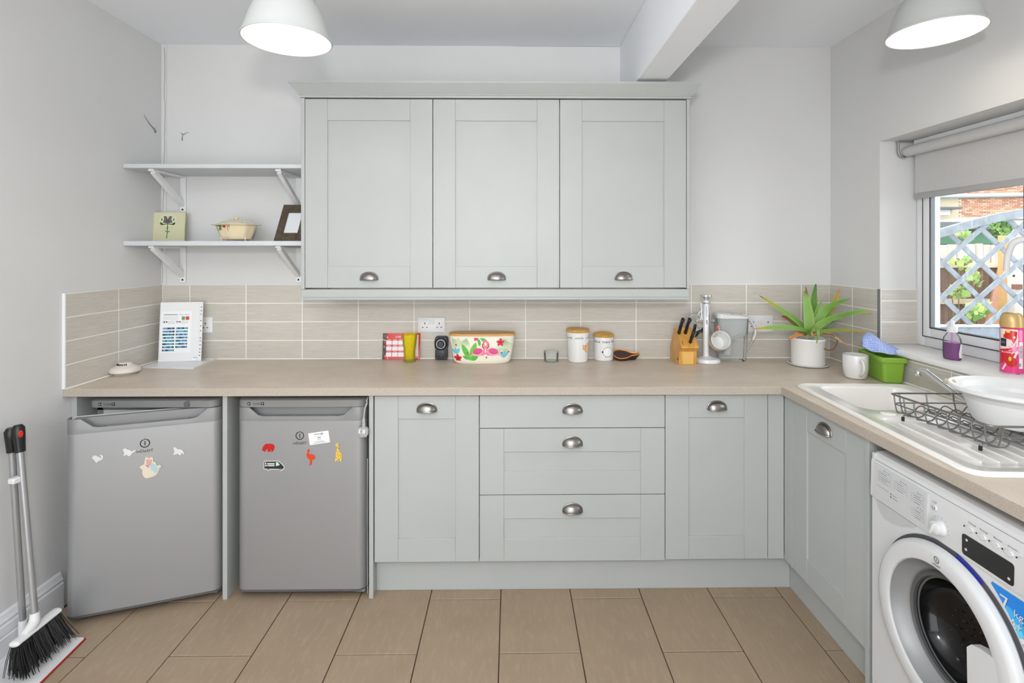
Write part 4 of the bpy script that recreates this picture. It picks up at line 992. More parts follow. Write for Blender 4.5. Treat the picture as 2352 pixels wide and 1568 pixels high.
def face(fx, fs): return Vector((kx0+(kx1-kx0)*fx, -.212, ZT+.097))+sl*(.1346*fs)
for (fx, fs) in ((.10, .42), (.2, .12)):
    p = face(fx, fs); 
obj('knife_slot', MB().box(-.0012, .0012, -.014, .014, -.001, .0006).xf(frame(face(.15, .20), (1, 0, 0), sl)), M_dark, t, smooth=False)
def knife(fx, fs, L, r, label):
    p = face(fx, fs); tk = thing('knife', p, label, 'knife', 'knives in the block')
    q = [p+dn*.001, p+dn*.006, p+dn*L*.25, p+dn*L*.5+sl*.002, p+dn*L*.75+sl*.001, p+dn*L*.93-sl*.004, p+dn*L-sl*.006]
    obj('handle', MB().tube(smoothpath(q, 4), [r*.8]*2+[r*1.0]*4+[r*.95]*6+[r*.9]*5+[r*1.05]*4+[r*1.15, r*1.1, r*.8, r*.4], 12, flat=1.35), M_black, tk)
    for f in (.3, .6): obj('rivet', MB().sphere(p+dn*L*f+Vector((-r*.97, 0, 0)), .0016, 8, 6), M_steel, tk)
    obj('blade', MB().box(-.0008, .0008, -.010, .010, -.012, .002).xf(frame(p, (1, 0, 0), sl)), M_chrome, tk)
knife(.12, .70, .108, .0085, 'black handled knife at the left of the block')
knife(.50, .70, .108, .0085, 'black handled knife in the middle of the block')
knife(.58, .22, .088, .0075, 'small black handled paring knife at the front of the block')
p = face(.84, .42)
ts = thing('scissors', p, 'black handled kitchen scissors in the knife block', 'scissors')
obj('blade', MB().box(-.002, .002, -.008, .008, -.012, .032, .0006).xf(frame(p, (1, 0, 0), sl)), M_chrome, ts)
for (a_, L, rx, ry) in ((18, .052, .013, .021), (-14, .075, .012, .020)):
    cen = p+dn*(.030+L*.45)+Vector((.010 if a_ > 0 else -.004, 0, 0))-sl*(.012 if a_ > 0 else -.010)
    e1 = (dn+sl*.25*(1 if a_ < 0 else -1)).normalized(); e2 = (Vector((.55, 0, 0))+sl*.8).normalized()
    obj('finger_loop', MB().tube([cen+e1*ry*math.cos(q)+e2*rx*math.sin(q) for q in np.linspace(0, 2*PI, 25)[:-1]], .0055, 10, True).tube([p+dn*.012, cen-e1*ry*.9], [.0055, .006], 10), M_black, ts)

# ------------------------------------------------------------------ mug tree with mugs
bx_, by_ = 2.915, -.116
t = thing('mug_tree', (bx_, by_, ZT), 'white mug tree with a chrome top beside the water jug', 'mug tree')
ztop = py(1629, 677, by_).z
M_mt = mat('mug_tree_white', (236, 238, 240), .2, coat=.4)
obj('base', MB().lathe([(.062, 0), (.066, .004), (.066, .012), (.060, .021), (.040, .026), (.022, .030), (.017, .034)], 48, (bx_, by_, ZT)), M_mt, t)
px_ = bx_-.006
obj('pole', MB().lathe([(.0165, .030), (.0145, .05), (.0145, ztop-ZT-.035), (.010, ztop-ZT-.028)], 28, (px_, by_, ZT)), M_mt, t)
obj('top_knob', MB().lathe([(.008, ztop-ZT-.034), (.012, ztop-ZT-.018), (.020, ztop-ZT-.010), (.0305, ztop-ZT-.006), (.0305, ztop-ZT-.001), (.020, ztop-ZT+.001), (0, ztop-ZT+.0015)], 36, (px_, by_, ZT)), M_chrome, t)
obj('collar', MB().tube([(px_+.021*math.cos(q), by_+.021*math.sin(q), ztop-.042) for q in np.linspace(0, 2*PI, 25)[:-1]], .003, 8, True), M_chrome, t)
arms = ((160, 745), (60, 0), (215, 690), (345, 0), (285, 0), (20, 752))
for k, (a_, zz) in enumerate(((150, .62), (205, .78), (255, .70), (335, .55), (20, .82), (85, .62))):
    ca, sa = math.cos(R(a_)), math.sin(R(a_)); hz = ztop-.042; L = .105 if k != 3 else .175
    pts = [(px_+.021*ca, by_+.021*sa, hz), (px_+.024*ca, by_+.024*sa, hz-.012), (px_+.022*ca, by_+.022*sa, hz-L*.55), (px_+.026*ca, by_+.026*sa, hz-L*.85), (px_+.040*ca, by_+.040*sa, hz-L), (px_+.052*ca, by_+.052*sa, hz-L+.006), (px_+.055*ca, by_+.055*sa, hz-L+.022)]
    obj('hook', MB().tube(smoothpath(pts, 5), .0022, 7), M_chrome, t)
def mug_parts(t, M, r, h, body_mat, hand_mat=None, ha=0, in_mat=None):
    """local z = axis, opening at +z; handle at angle ha"""
    obj('cup', MB().lathe([(r*.72, 0), (r*.80, .003), (r*.93, h*.25), (r*.99, h*.6), (r, h*.97), (r*.985, h), (r*.93, h*.985), (r*.91, h*.6), (r*.84, h*.25), (r*.70, .008), (0, .007)], 40, M=M), body_mat, t)
    ca, sa = math.cos(ha), math.sin(ha)
    q = [(r*.94, h*.80), (r*1.18, h*.84), (r*1.48, h*.74), (r*1.55, h*.52), (r*1.42, h*.30), (r*1.15, h*.17), (r*.90, h*.20)]
    obj('mug_handle', MB().tube([Vector((x*ca, x*sa, z)) for x, z in [(p.x, p.y) for p in smoothpath([(a, b, 0) for a, b in q], 5)]], .0052, 10, M=M, flat=1.5), hand_mat or body_mat, t)
# front mug hangs by its handle, opening towards the room
mc = py(1651, 784, -.165); ax = Vector((-.10, -.93, .33)).normalized()
hdir = Vector((0, 0, 1)); hdir = (hdir-ax*hdir.dot(ax)).normalized()
Mm = frame(mc-ax*.045, hdir.cross(ax)*-1 if False else ax.cross(hdir)*-1, hdir)
Mm = frame(mc-ax*.045, hdir.cross(ax), hdir, ax)
tm = thing('mug', mc-Vector((0, 0, .05)), 'white mug with a red handle hanging open-side out on the mug tree', 'mug', 'hanging mugs')
mug_parts(tm, Mm, .048, .085, M_cer, mat('mug_handle_red', (226, 150, 140), .3), PI/2)
obj('printed_animal', MB().lathe([(.0492, .045), (.0495, .060), (.0492, .075)], 40, cap=False, M=Mm@Matrix.Diagonal((1, 1, 1, 1))), mat('mug_print', (214, 190, 160), .4), tm)
mc = py(1597, 741, -.075); ax = Vector((-.62, -.72, .30)).normalized(); hdir = (Vector((.25, 0, 1))-ax*ax.z).normalized(); hdir = (hdir-ax*hdir.dot(ax)).normalized()
Mm = frame(mc-ax*.02, hdir.cross(ax), hdir, ax)
tm = thing('mug', mc-Vector((0, 0, .05)), 'black outside cream inside mug hanging behind the knife block', 'mug', 'hanging mugs')
M_blkg = mat('black_glaze', (24, 24, 26), .2)
obj('cup', MB().lathe([(0, -.06), (.036, -.06), (.040, -.055), (.045, -.02), (.046, .02), (.0455, .021)], 40, M=Mm, cap=False), M_blkg, tm)
obj('cup_inside', MB().lathe([(.0460, .0205), (.045, .0225), (.042, .021), (.040, -.01), (.036, -.045), (0, -.048)], 40, M=Mm, cap=False), M_cer, tm)
obj('mug_handle', MB().tube([Vector((0, y, z)) for y, z in [(p.x, p.y) for p in smoothpath([(.043, .008, 0), (.058, .008, 0), (.070, -.008, 0), (.068, -.03, 0), (.045, -.042, 0)], 5)]], .0055, 10, M=Mm, flat=1.4), M_cer, tm)
obj('painted_sketch', MB().tube([Vector((.018*math.cos(q)*(1+.35*math.sin(3*q)), .016*math.sin(q), -.0465)) for q in np.linspace(0, 2*PI, 22)[:-1]], .0012, 5, True, M=Mm), mat('sepia', (150, 104, 54), .5), tm)
# ------------------------------------------------------------------ water filter jug
jx, jy = 3.062, -.068
t = thing('water_jug', (jx, jy, ZT), 'clear plastic water filter jug with a white lid and handle', 'jug')
M_jug = glassmat('jug_plastic', (.975, .985, .985, 1), 0, 1.2, .10)
def jr(hw, hd, r, z, dx=0, slope=0): return [(jx+dx+x, jy+y, ZT+z+slope*(x+dx)) for x, y in rrect(-hw, hw, -hd, hd, r, 6)]
jh = .226
obj('body', MB().rings([jr(.068, .040, .03, 0), jr(.072, .044, .03, .006), jr(.079, .046, .03, .12), jr(.084, .048, .03, jh)], True, False), M_jug, t)
obj('funnel', MB().rings([jr(.030, .026, .02, .10, -.02), jr(.034, .030, .02, .115, -.018), jr(.072, .040, .025, .135), jr(.079, .043, .026, jh-.002)], True, False), glassmat('funnel_plastic', (.90, .93, .93, 1), 0, 1.2, .35), t)
obj('filter_cartridge', MB().lathe([(.022, .03), (.024, .04), (.024, .115), (.02, .12)], 28, (jx-.02, jy, ZT)), mat('cartridge', (206, 208, 208), .5), t)
obj('lid', MB().rings([jr(.086, .050, .03, jh), jr(.088, .052, .03, jh+.004, 0, .0), jr(.086, .050, .03, jh+.016, 0, -.10), jr(.070, .036, .025, jh+.022, 0, -.10)]), M_white, t)
obj('lid_tab', MB().box(jx+.06, jx+.082, jy-.014, jy+.014, ZT+jh+.004, ZT+jh+.020, .005, 2), M_white, t)
obj('lid_mark', MB().box(jx-.035, jx+.005, jy-.022, jy-.019, ZT+jh+.0205, ZT+jh+.0235).xf(Matrix()), mat('lid_print', (170, 120, 130), .5), t)
hp = smoothpath([(jx+.080, jy, ZT+jh-.004), (jx+.100, jy, ZT+jh-.012), (jx+.124, jy, ZT+jh-.045), (jx+.130, jy, ZT+.145), (jx+.118, jy, ZT+.108), (jx+.098, jy, ZT+.075), (jx+.079, jy, ZT+.045)], 6)
obj('jug_handle', MB().tube(hp[:25], [.0095]*len(hp[:25]), 12, flat=.7), M_white, t)
obj('handle_rib', MB().tube(hp[24:], .006, 10), M_jug, t)

# ------------------------------------------------------------------ aloe in a white pot
ax_, ay_ = pz(1856, 833, ZW).x, -.190
ax_ = py(1856, 800, ay_).x
t = thing('saucer', (ax_, ay_, ZT), 'white oval saucer under the aloe pot', 'saucer')
obj('dish', MB().lathe([(.070, 0), (.090, .003), (.0945, .009), (.092, .011), (.086, .008), (.080, .006), (0, .005)], 56, (ax_, ay_, ZT)), M_cer, t)
obj('edge_line', MB().tube([(ax_+.0855*math.cos(q), ay_+.0855*math.sin(q), ZT+.0082) for q in np.linspace(0, 2*PI, 57)[:-1]], .0007, 5, True), mat('line_grey', (120, 112, 106), .5), t)
zp0 = ZT+.0062
t = thing('potted_aloe', (ax_, ay_, zp0), 'spiky green aloe plant in a white pot near the corner', 'plant')
M_pot = mat('pot_white', (240, 239, 236), .3, coat=.2)
obj('pot', MB().lathe([(.076, 0), (.0785, .003), (.0785, .118), (.0825, .124), (.0835, .130), (.0815, .134), (.077, .131), (.075, .118), (.074, .10)], 56, (ax_, ay_, zp0)), M_pot, t)
obj('soil', MB().lathe([(.076, .106), (.05, .114), (.02, .120), (0, .121)], 40, (ax_, ay_, zp0)), mat('soil', (34, 27, 22), .95, bump=(160, .6, .01)), t)
M_leaf = mat('aloe_leaf', (255, 255, 255), .42, attr=True, sss=0)
def leaf(pts, wpx, cols, ny=(0, -.85, .5), tip=.06, thick=.30, name='leaf'):
    """pts: (crop x, crop y, Y) ; width in crop px at full; cols base->tip"""
    P = [py(1730+x*.1339, 645+y*.1339, Y) for x, y, Y in pts]; Q = smoothpath(P, 7); n = len(Q); nv = Vector(ny).normalized()
    wm = 1.3*wpx*.1339*(P[0].y-CAM.y)/FPX/2
    rings = []; cl = []
    for i, p in enumerate(Q):
        f = i/(n-1); tg = (Q[min(i+1, n-1)]-Q[max(i-1, 0)]).normalized(); sd = tg.cross(nv).normalized(); nn = sd.cross(tg).normalized()
        w = wm*((1-f)**.62*(.80+.55*f*(1-f)*2))+.0007; th = w*thick+.0008
        ring = []
        for (a, b) in ((-1, .10), (-.55, .05), (0, -.18), (.55, .05), (1, .10), (.7, -.65), (0, -1.15), (-.7, -.65)): ring.append(p+sd*w*a+nn*th*b)
        rings.append(ring)
        k = f*(len(cols)-1); j = min(int(k), len(cols)-2); fr = k-j; ca = np.array(S(cols[j])[:3])*(1-fr)+np.array(S(cols[j+1])[:3])*fr
        for (a, b) in ((-1, 0), (-.5, 0), (0, 0), (.5, 0), (1, 0), (.7, 1), (0, 1), (-.7, 1)): cl.append(ca*(1.18 if abs(a) == 1 else 1.0))
    mb = MB().rings(rings)
    # marginal teeth
    org = MW[t].translation; me = bpy.data.meshes.new(name)
    if wpx > 55:
        for i in range(2, n-3):
            for s_ in (0, 4):
                p = rings[i][s_]; q = rings[i][4-s_]; d = (p-q).normalized(); tg = (Q[i+1]-Q[i-1]).normalized(); h = .0022
                mb.add([p-tg*.0016-d*.0008, p+tg*.0016-d*.0008, p+d*h], [(0, 1, 2)]); cl += [np.array(S((214, 214, 160))[:3])]*3
    me.from_pydata([tuple(Vector(v)-org) for v in mb.v], [], mb.f); me.materials.append(M_leaf)
    at = me.color_attributes.new('Col', 'FLOAT_COLOR', 'POINT'); at.data.foreach_set('color', np.concatenate([np.array(cl), np.ones((len(cl), 1))], 1).ravel())
    me.polygons.foreach_set('use_smooth', [True]*len(me.polygons)); me.set_sharp_from_angle(angle=R(50)); me.update()
    place(bpy.data.objects.new(name, me), t, Matrix.Translation(org))
G1, G2, G3 = (106, 148, 66), (128, 172, 78), (92, 140, 58); YL = (176, 172, 66); BR = (122, 82, 44); OR = (190, 106, 52); PG = (150, 180, 104)
leaf([(930, 860, -.20), (720, 660, -.20), (340, 400, -.19), (105, 250, -.18)], 125, [PG, G2, G2, YL, BR], (.2, -.7, .6))
leaf([(970, 880, -.21), (955, 640, -.225), (920, 360, -.22), (880, 175, -.21)], 170, [G2, PG, G2, G2, BR], (0, -1, .15))
leaf([(1000, 870, -.17), (1030, 500, -.16), (1050, 240, -.155), (1075, 45, -.15)], 130, [G3, G1, G1, G3, (70, 110, 50)], (0, -1, .1))
leaf([(940, 600, -.17), (930, 300, -.16), (900, 95, -.16)], 62, [G3, G1, BR])
leaf([(1020, 830, -.18), (1230, 500, -.20), (1450, 375, -.26), (1670, 308, -.30)], 125, [G1, G2, G2, G1, G1], (-.3, -.7, .6))
leaf([(1060, 840, -.17), (1290, 580, -.17), (1400, 340, -.19), (1480, 140, -.20)], 105, [G2, (140, 160, 62), YL, OR], (-.2, -.9, .2))
leaf([(1020, 860, -.21), (1240, 690, -.25), (1600, 575, -.32), (1900, 520, -.365), (2030, 552, -.37)], 105, [PG, G2, G1, G2, OR], (-.1, -.7, .7))
leaf([(1050, 880, -.22), (1400, 845, -.27), (1700, 850, -.33), (1880, 872, -.37), (1990, 895, -.38)], 75, [G2, (150, 160, 64), YL, (190, 140, 60), OR], (0, -.6, .8))
leaf([(1000, 880, -.22), (700, 805, -.26), (350, 795, -.28), (150, 812, -.28), (0, 822, -.28)], 82, [G3, G2, G2, YL, OR], (0, -.7, .7))
leaf([(960, 870, -.18), (740, 730, -.16), (600, 645, -.15), (485, 600, -.15)], 120, [G3, (120, 128, 60), (150, 104, 52), (170, 70, 36)], (.1, -.9, .4))
leaf([(980, 860, -.22), (1050, 815, -.25), (1110, 830, -.275), (1112, 950, -.29), (1085, 1078, -.29)], 80, [G1, PG, PG, G2, YL], (.4, -.8, .3))
leaf([(940, 850, -.22), (970, 930, -.245), (1045, 995, -.25)], 60, [G3, G1, G1])
leaf([(1030, 800, -.17), (1090, 520, -.18), (1185, 325, -.19)], 62, [G1, G2, G1])
leaf([(1060, 890, -.21), (1340, 930, -.26), (1500, 1030, -.29), (1690, 1145, -.31)], 48, [(206, 190, 140), (214, 190, 136), (222, 180, 118), (200, 120, 66)], (0, -.6, .8))
leaf([(1200, 860, -.20), (1340, 740, -.22), (1395, 665, -.22)], 48, [G3, (90, 124, 66), (80, 110, 60)])
leaf([(960, 870, -.21), (800, 890, -.24), (700, 955, -.255), (600, 1010, -.26)], 62, [(190, 130, 76), (206, 120, 58), (190, 96, 44)], (.2, -.8, .5))
leaf([(1040, 880, -.22), (1030, 900, -.25), (1050, 960, -.25)], 90, [(226, 160, 128), (206, 136, 100), (180, 120, 80)], (0, -1, .2))
leaf([(900, 880, -.2), (870, 930, -.24), (900, 975, -.245)], 80, [(200, 160, 120), (176, 130, 96), (150, 104, 74)], (0, -1, .2))
q = [py(1730+x*.1339, 645+y*.1339, -.27) for x, y in ((1200, 900), (1360, 930), (1440, 1020), (1400, 1140), (1300, 1190), (1215, 1160))]
obj('dry_stem', MB().tube(smoothpath(q, 6), .0022, 7), mat('dry_leaf', (134, 66, 34), .7), t)

# ------------------------------------------------------------------ white mug on the worktop
c = pz(1965, 871, ZW); c.y += .03; c = Vector((py(1965, 850, c.y).x, c.y, ZT)); s_ = (c.y-CAM.y)/FPX
t = thing('mug', c, 'plain white mug on the worktop beside the green tub', 'mug')
mr, mh = 26*s_, 54*s_
obj('cup', MB().lathe([(mr*.70, 0), (mr*.82, .004), (mr*.93, mh*.2), (mr*1.0, mh*.45), (mr*1.0, mh*.98), (mr*.98, mh), (mr*.93, mh*.985), (mr*.93, mh*.45), (mr*.84, mh*.2), (mr*.7, .01), (0, .009)], 44, c), M_cer, t)
hd = Vector((-.20, -.93, 0)).normalized()
hq = smoothpath([c+hd*mr*.95+Vector((0, 0, mh*.80)), c+hd*mr*1.35+Vector((0, 0, mh*.82)), c+hd*mr*1.62+Vector((0, 0, mh*.62)), c+hd*mr*1.5+Vector((0, 0, mh*.38)), c+hd*mr*.96+Vector((0, 0, mh*.2))], 6)
obj('mug_handle', MB().tube(hq, .0062, 10, flat=1.3), M_cer, t)

# ------------------------------------------------------------------ green tub and cloth
M_gr = mat('green_plastic', (138, 182, 62), .38)
A = Vector((3.520, -.572)); ang = R(-11); e2 = Vector((-math.sin(ang), math.cos(ang))); e1 = Vector((math.cos(ang), math.sin(ang)))
t = thing('storage_tub', (3.58, -.44, ZT), 'green plastic tub at the corner of the worktop beside the sink', 'tub')
tw, tl_, th_ = .094, .225, .112
def tr_(ins, z, grow=0):
    out = []
    for x, y in rrect(-grow+ins, tw+grow-ins, -grow+ins, tl_+grow-ins, .014, 4): p = A+e1*x+e2*y; out.append((min(p.x, XR-TF-.002), min(p.y, -TF-.004), ZT+z))
    return out
obj('body', MB().rings([tr_(.012, 0), tr_(.008, .004), tr_(.0, th_), tr_(.004, th_), tr_(.012, .006)]), M_gr, t)
obj('rim', MB().rings([tr_(0, th_-.022, .0005), tr_(0, th_-.020, .006), tr_(0, th_-.004, .007), tr_(0, th_, .004), tr_(0, th_+.001, -.003), tr_(0, th_-.02, -.002)], False, False), M_gr, t)
cv = Canvas(.26, .12, .0012, (210, 222, 242))
for k in range(45): cv.line([(k*.006-.02, 0), (k*.006+.02, .12)], .0026, (60, 96, 196))
for k in range(24): cv.line([(0, k*.005), (.26, k*.005+.01)], .0011, (96, 128, 214))
tcl = thing('dish_cloth', (3.56, -.44, ZT+th_), 'blue and white checked dish cloth drooping out of the green tub', 'cloth')
def clothmap(X, Y):
    s_ = X/.26; v = Y/.12
    def curve(pts):
        Q = np.array([list(py(u, w_, Y_)) for u, w_, Y_ in pts]); Q = np.array([list(p) for p in smoothpath(Q.tolist(), 10)]); k = s_*(len(Q)-1)
        return [np.interp(k, np.arange(len(Q)), Q[:, i]) for i in range(3)]
    lo = curve([(1982, 796, -.53), (1990, 801, -.54), (2004, 806, -.545), (2022, 810, -.55), (2042, 813, -.55), (2060, 813, -.545), (2080, 811, -.54), (2104, 812, -.53)])
    md = curve([(1979, 778, -.485), (1983, 769, -.48), (1994, 765, -.475), (2012, 772, -.48), (2034, 787, -.49), (2056, 797, -.50), (2080, 803, -.51), (2104, 809, -.515)])
    bk = curve([(1980, 790, -.40), (1985, 784, -.39), (1996, 782, -.39), (2012, 786, -.40), (2032, 795, -.41), (2054, 801, -.42), (2076, 805, -.44), (2098, 809, -.46)])
    w0 = (1-v)**2; w1 = 2*v*(1-v); w2 = v**2
    ct = [2*md[i]-.5*(lo[i]+bk[i]) for i in range(3)]
    P = [w0*lo[i]+w1*ct[i]+w2*bk[i] for i in range(3)]
    P[0] = np.minimum(P[0], XR-TF-.004); P[2] = P[2]+.002*np.sin(s_*17+v*4); return P
co = cv.build('cloth', clothmap, M_print, tcl)
so_ = co.modifiers.new('thick', 'SOLIDIFY'); so_.thickness = .0018

# ------------------------------------------------------------------ things on the lower shelf
ZS = 1.5449
# art nouveau tile
a = py(341, 553, -.075); b_ = py(421.5, 553, -.075); w = b_.x-a.x; zt = py(380, 488.5, -.035).z; h = zt-ZS
t = thing('decorative_tile', (a.x+w/2, -.08, ZS), 'pale green picture tile with a purple tulip standing on the shelf', 'tile')
Mk = frame((a.x, -.070, ZS+.0006), (1, 0, 0), Vector((0, .012, h)).normalized()); Hk = math.hypot(h, .012)
cv = Canvas(w, Hk, .0011, (212, 210, 174)); fx = lambda *q: [((x-95)/665*w, (705-y)/550*Hk) for x, y in q]
cv.ell(fx((430, 300))[0][0], fx((430, 300))[0][1], .046, .035, (218, 218, 182))
cv.line(fx((430, 360), (432, 500), (428, 640)), .0042, (24, 92, 50)); cv.ell(*fx((430, 450))[0], .004, .006, (30, 100, 54))
cv.poly(fx((380, 495), (430, 515), (480, 505), (470, 530), (430, 528), (395, 520)), (70, 130, 50))
for sgn in (-1, 1):
    m_ = lambda *q: fx(*[(430+sgn*(x-430), y) for x, y in q])
    cv.poly(m_((430, 360), (500, 375), (545, 355), (550, 330), (580, 365), (550, 395), (490, 390), (430, 372)), (22, 74, 50)); cv.poly(m_((545, 260), (556, 300), (540, 320), (530, 290)), (22, 74, 50))
    cv.poly(m_((430, 300), (450, 240), (470, 228), (515, 232), (500, 260), (500, 300), (520, 335), (510, 352), (430, 358)), (70, 60, 66)); cv.poly(m_((452, 290), (465, 245), (500, 240), (488, 270), (490, 310), (505, 335), (470, 345)), (120, 108, 118))
cv.ell(*fx((430, 315))[0], .008, .008, (60, 52, 58)); cv.ell(*fx((430, 318))[0], .0045, .004, (130, 118, 120))
obj('tile_body', MB().box(0, w, 0, Hk, -.009, 0, .001).xf(Mk), mat('tile_edge', (196, 194, 150), .4), t, smooth=False)
cv.build('painted_glaze', onplane(Mk, .0005), mat('tile_glaze', (255, 255, 255), .12, attr=True, coat=.6), t)
# tureen
c = Vector((py(543, 540, -.15).x, -.15, ZS)); s_ = 2.70/FPX
t = thing('tureen', c, 'cream lidded tureen with painted flowers on the lower shelf', 'tureen')
M_tur = mat('tureen_cream', (232, 214, 178), .15, coat=.5)
def oc(rx, z, ry=None, n=8):
    ry = ry or rx*.72; out = []
    for i in range(48):
        a_ = 2*PI*i/48; k = 1+.035*math.cos(8*a_); out.append((c.x+rx*s_*k*math.cos(a_), c.y+ry*s_*k*math.sin(a_), c.z+z*s_))
    return out
obj('bowl', MB().rings([oc(30, 4), oc(32, 5), oc(36, 14), oc(41, 27), oc(45, 35), oc(53, 36.5), oc(54, 37.5), oc(50, 38), oc(40, 37), oc(30, 10)]), M_tur, t)
obj('lid', MB().rings([oc(44, 37.5), oc(42, 40), oc(30, 45), oc(16, 48.5), oc(7, 50), oc(4, 51)]), mat('tureen_lid', (226, 218, 192), .15, coat=.5), t)
obj('knob', MB().sphere((c.x, c.y, c.z+54*s_), 4.5*s_, 14, 8, (1.5, 1, .55)).tube([(c.x, c.y, c.z+49*s_), (c.x, c.y, c.z+54*s_)], 3.2*s_, 10), M_tur, t)
for sg in (-1, 1): obj('lug', MB().box(c.x+sg*50*s_, c.x+sg*55*s_, c.y-.014, c.y+.014, c.z+36.6*s_, c.z+38*s_, .001), M_tur, t)
for a_ in (35, 145, 215, 325):
    fx_, fy = c.x+32*s_*math.cos(R(a_)), c.y+23*s_*math.sin(R(a_))
    obj('foot', MB().tube([(fx_*1+.004*math.cos(R(a_)), fy+.004*math.sin(R(a_)), c.z+16*s_), (fx_+.003*math.cos(R(a_)), fy+.002*math.sin(R(a_)), c.z+8*s_), (fx_, fy, c.z+.0005)], [.002, .0045, .003], 8), M_tur, t)
def onbowl(u, v):
    z = (553-v); rx = np.interp(z, [4, 14, 27, 35], [31, 36, 41, 45])*s_; x = (u-543)*s_; k = max(0, 1-(x/rx)**2)
    return Vector((c.x+x, c.y-rx*.76*math.sqrt(k)-.0012, c.z+z*s_))
def motif(name, pts, col):
    P = [onbowl(330+x*.119, 470+y*.119) for x, y in pts]; obj(name, MB().add(P+[p+Vector((0, .002, 0)) for p in P], [tuple(range(len(P)))]), mat('motif_%d_%d_%d' % col, col, .2), t, smooth=False)
motif('painted_flower', ((1500, 405), (1560, 405), (1580, 420), (1520, 425)), (200, 120, 60)); motif('painted_flower', ((1505, 440), (1530, 445), (1560, 510), (1535, 500)), (190, 84, 44))
motif('painted_flower', ((1550, 405), (1660, 405), (1640, 425), (1560, 420)), (30, 110, 60)); motif('painted_flower', ((1590, 420), (1630, 420), (1610, 495), (1570, 490)), (40, 140, 84))
motif('painted_flower', ((1670, 415), (1690, 402), (1725, 408), (1732, 425), (1715, 445), (1675, 438)), (190, 20, 22)); motif('painted_flower', ((1762, 395), (1773, 395), (1770, 450), (1762, 450)), (150, 40, 24)); motif('painted_flower', ((1766, 450), (1774, 450), (1772, 505), (1765, 505)), (60, 130, 50)); motif('painted_flower', ((1788, 395), (1806, 395), (1804, 440), (1798, 440)), (40, 30, 28))
obj('painted_flower', MB().sphere((c.x+23*s_, c.y-20*s_, c.z+41.8*s_), .005, 10, 6, (1.2, 1, .3)), mat('motif_190_20_22', (190, 20, 22), .2), t)
# picture frame leaning back
t = thing('picture_frame', (.80, -.13, ZS), 'dark wood picture frame leaning on the shelf beside the wall cabinet', 'picture frame')
a = py(629, 554, -.200); tl = py(652.5, 470, -.085)
wf = .1450; o = Vector((a.x, -.205, ZS+.0006)); upv = Vector((tl.x-a.x, .12, tl.z-ZS)); upv.x = .0; Hf = upv.length
Mk = frame(o, (1, 0, 0), upv.normalized()); bw = .036
M_fr = mat('frame_wood', (92, 78, 62), .4, noise=[((70, 58, 46), (50, 8, 50), 4, .4, .7)])
m = MB().box(0, bw, 0, Hf, -.014, 0, .001).box(wf-bw, wf, 0, Hf, -.014, 0, .001).box(bw, wf-bw, 0, bw+.014, -.014, 0, .001).box(bw, wf-bw, Hf-bw-.014, Hf, -.014, 0, .001)
obj('moulding', m.xf(Mk), M_fr, t, smooth=False)
obj('picture', MB().box(bw, wf-bw, bw+.014, Hf-bw-.014, -.010, -.007).xf(Mk), mat('picture_white', (232, 234, 238), .3), t, smooth=False)
obj('easel_leg', MB().box(wf/2-.01, wf/2+.01, .0, Hf*.5, -.018, -.0145).xf(Mk), M_fr, t, smooth=False)

# ------------------------------------------------------------------ things on the sill
ZI = 1.0522
c = Vector((px(2187, 822, 3.690).x, px(2187, 822, 3.690).y, ZI)); s_ = .001757
t = thing('soap_bottle', c, 'clear bottle of purple washing up liquid with a white cap on the sill', 'bottle')
def ov(rx, z, ry=None): return [(c.x+rx*s_*.62*math.cos(2*PI*i/40)*1.0, c.y+rx*s_*.85*math.sin(2*PI*i/40), c.z+z*s_) for i in range(40)]
obj('bottle', MB().rings([ov(21, 0), ov(23, 2), ov(24, 10), ov(24, 42), ov(22, 50), ov(14, 60), ov(10, 63), ov(10, 66)]), glassmat('bottle_plastic', (.96, .965, .975, 1), 0, 1.15, .06), t)
obj('liquid', MB().rings([ov(20, 1), ov(22, 3), ov(22.8, 10), ov(22.8, 39.5)]), mat('purple_liquid', (118, 14, 118), .15), t)
obj('dip_tube', MB().tube([(c.x, c.y, c.z+36*s_), (c.x, c.y, c.z+64*s_)], .004, 8), mat('tube_pink', (206, 150, 206), .4), t)
obj('cap', MB().lathe([(.0165, 62*s_), (.018, 63*s_), (.0185, 74*s_), (.016, 77*s_), (.008, 78*s_), (.0075, 88*s_), (.006, 90*s_), (0, 90*s_)], 28, c), M_white, t)
fd = math.atan2(CAM.y-c.y, CAM.x-c.x)
lb = []
for zz in (6, 16, 26, 38):
    lb.append([(c.x+24.4*s_*.62*math.cos(fd+q), c.y+24.4*s_*.85*math.sin(fd+q), c.z+zz*s_) for q in np.linspace(.55+.012*abs(zz-14), 1.25, 9)])
obj('label', MB().grid(lb), mat('label_white', (232, 232, 236), .4), t)
c = Vector((px(2324, 855, 3.700).x, px(2324, 855, 3.700).y, ZI)); s_ = .001545; r = .0325
t = thing('air_freshener', c, 'pink and red floral air freshener spray can on the sill', 'spray can')
obj('can', MB().lathe([(r*.93, 0), (r, .003), (r, .160), (r*.98, .163), (r*.9, .166)], 44, c), mat('can_pink', (232, 60, 130), .25, .2), t)
obj('base_ring', MB().tube([(c.x+r*math.cos(q), c.y+r*math.sin(q), c.z+.002) for q in np.linspace(0, 2*PI, 45)[:-1]], .0018, 6, True), M_chrome, t)
obj('cap', MB().lathe([(r*.97, .166), (r*1.02, .168), (r*1.02, .188), (r*.97, .203), (r*.80, .215), (r*.5, .2195), (0, .2205)], 44, c), mat('cap_gold', (206, 172, 112), .32, .25), t)
Wc = 2*PI*r; cv = Canvas(Wc, .158, .0006, (232, 60, 136)); fc = math.atan2(CAM.y-c.y, CAM.x-c.x); X0 = Wc/2
q = lambda *p: [(X0+dx*r, dy*.158) for dx, dy in p]
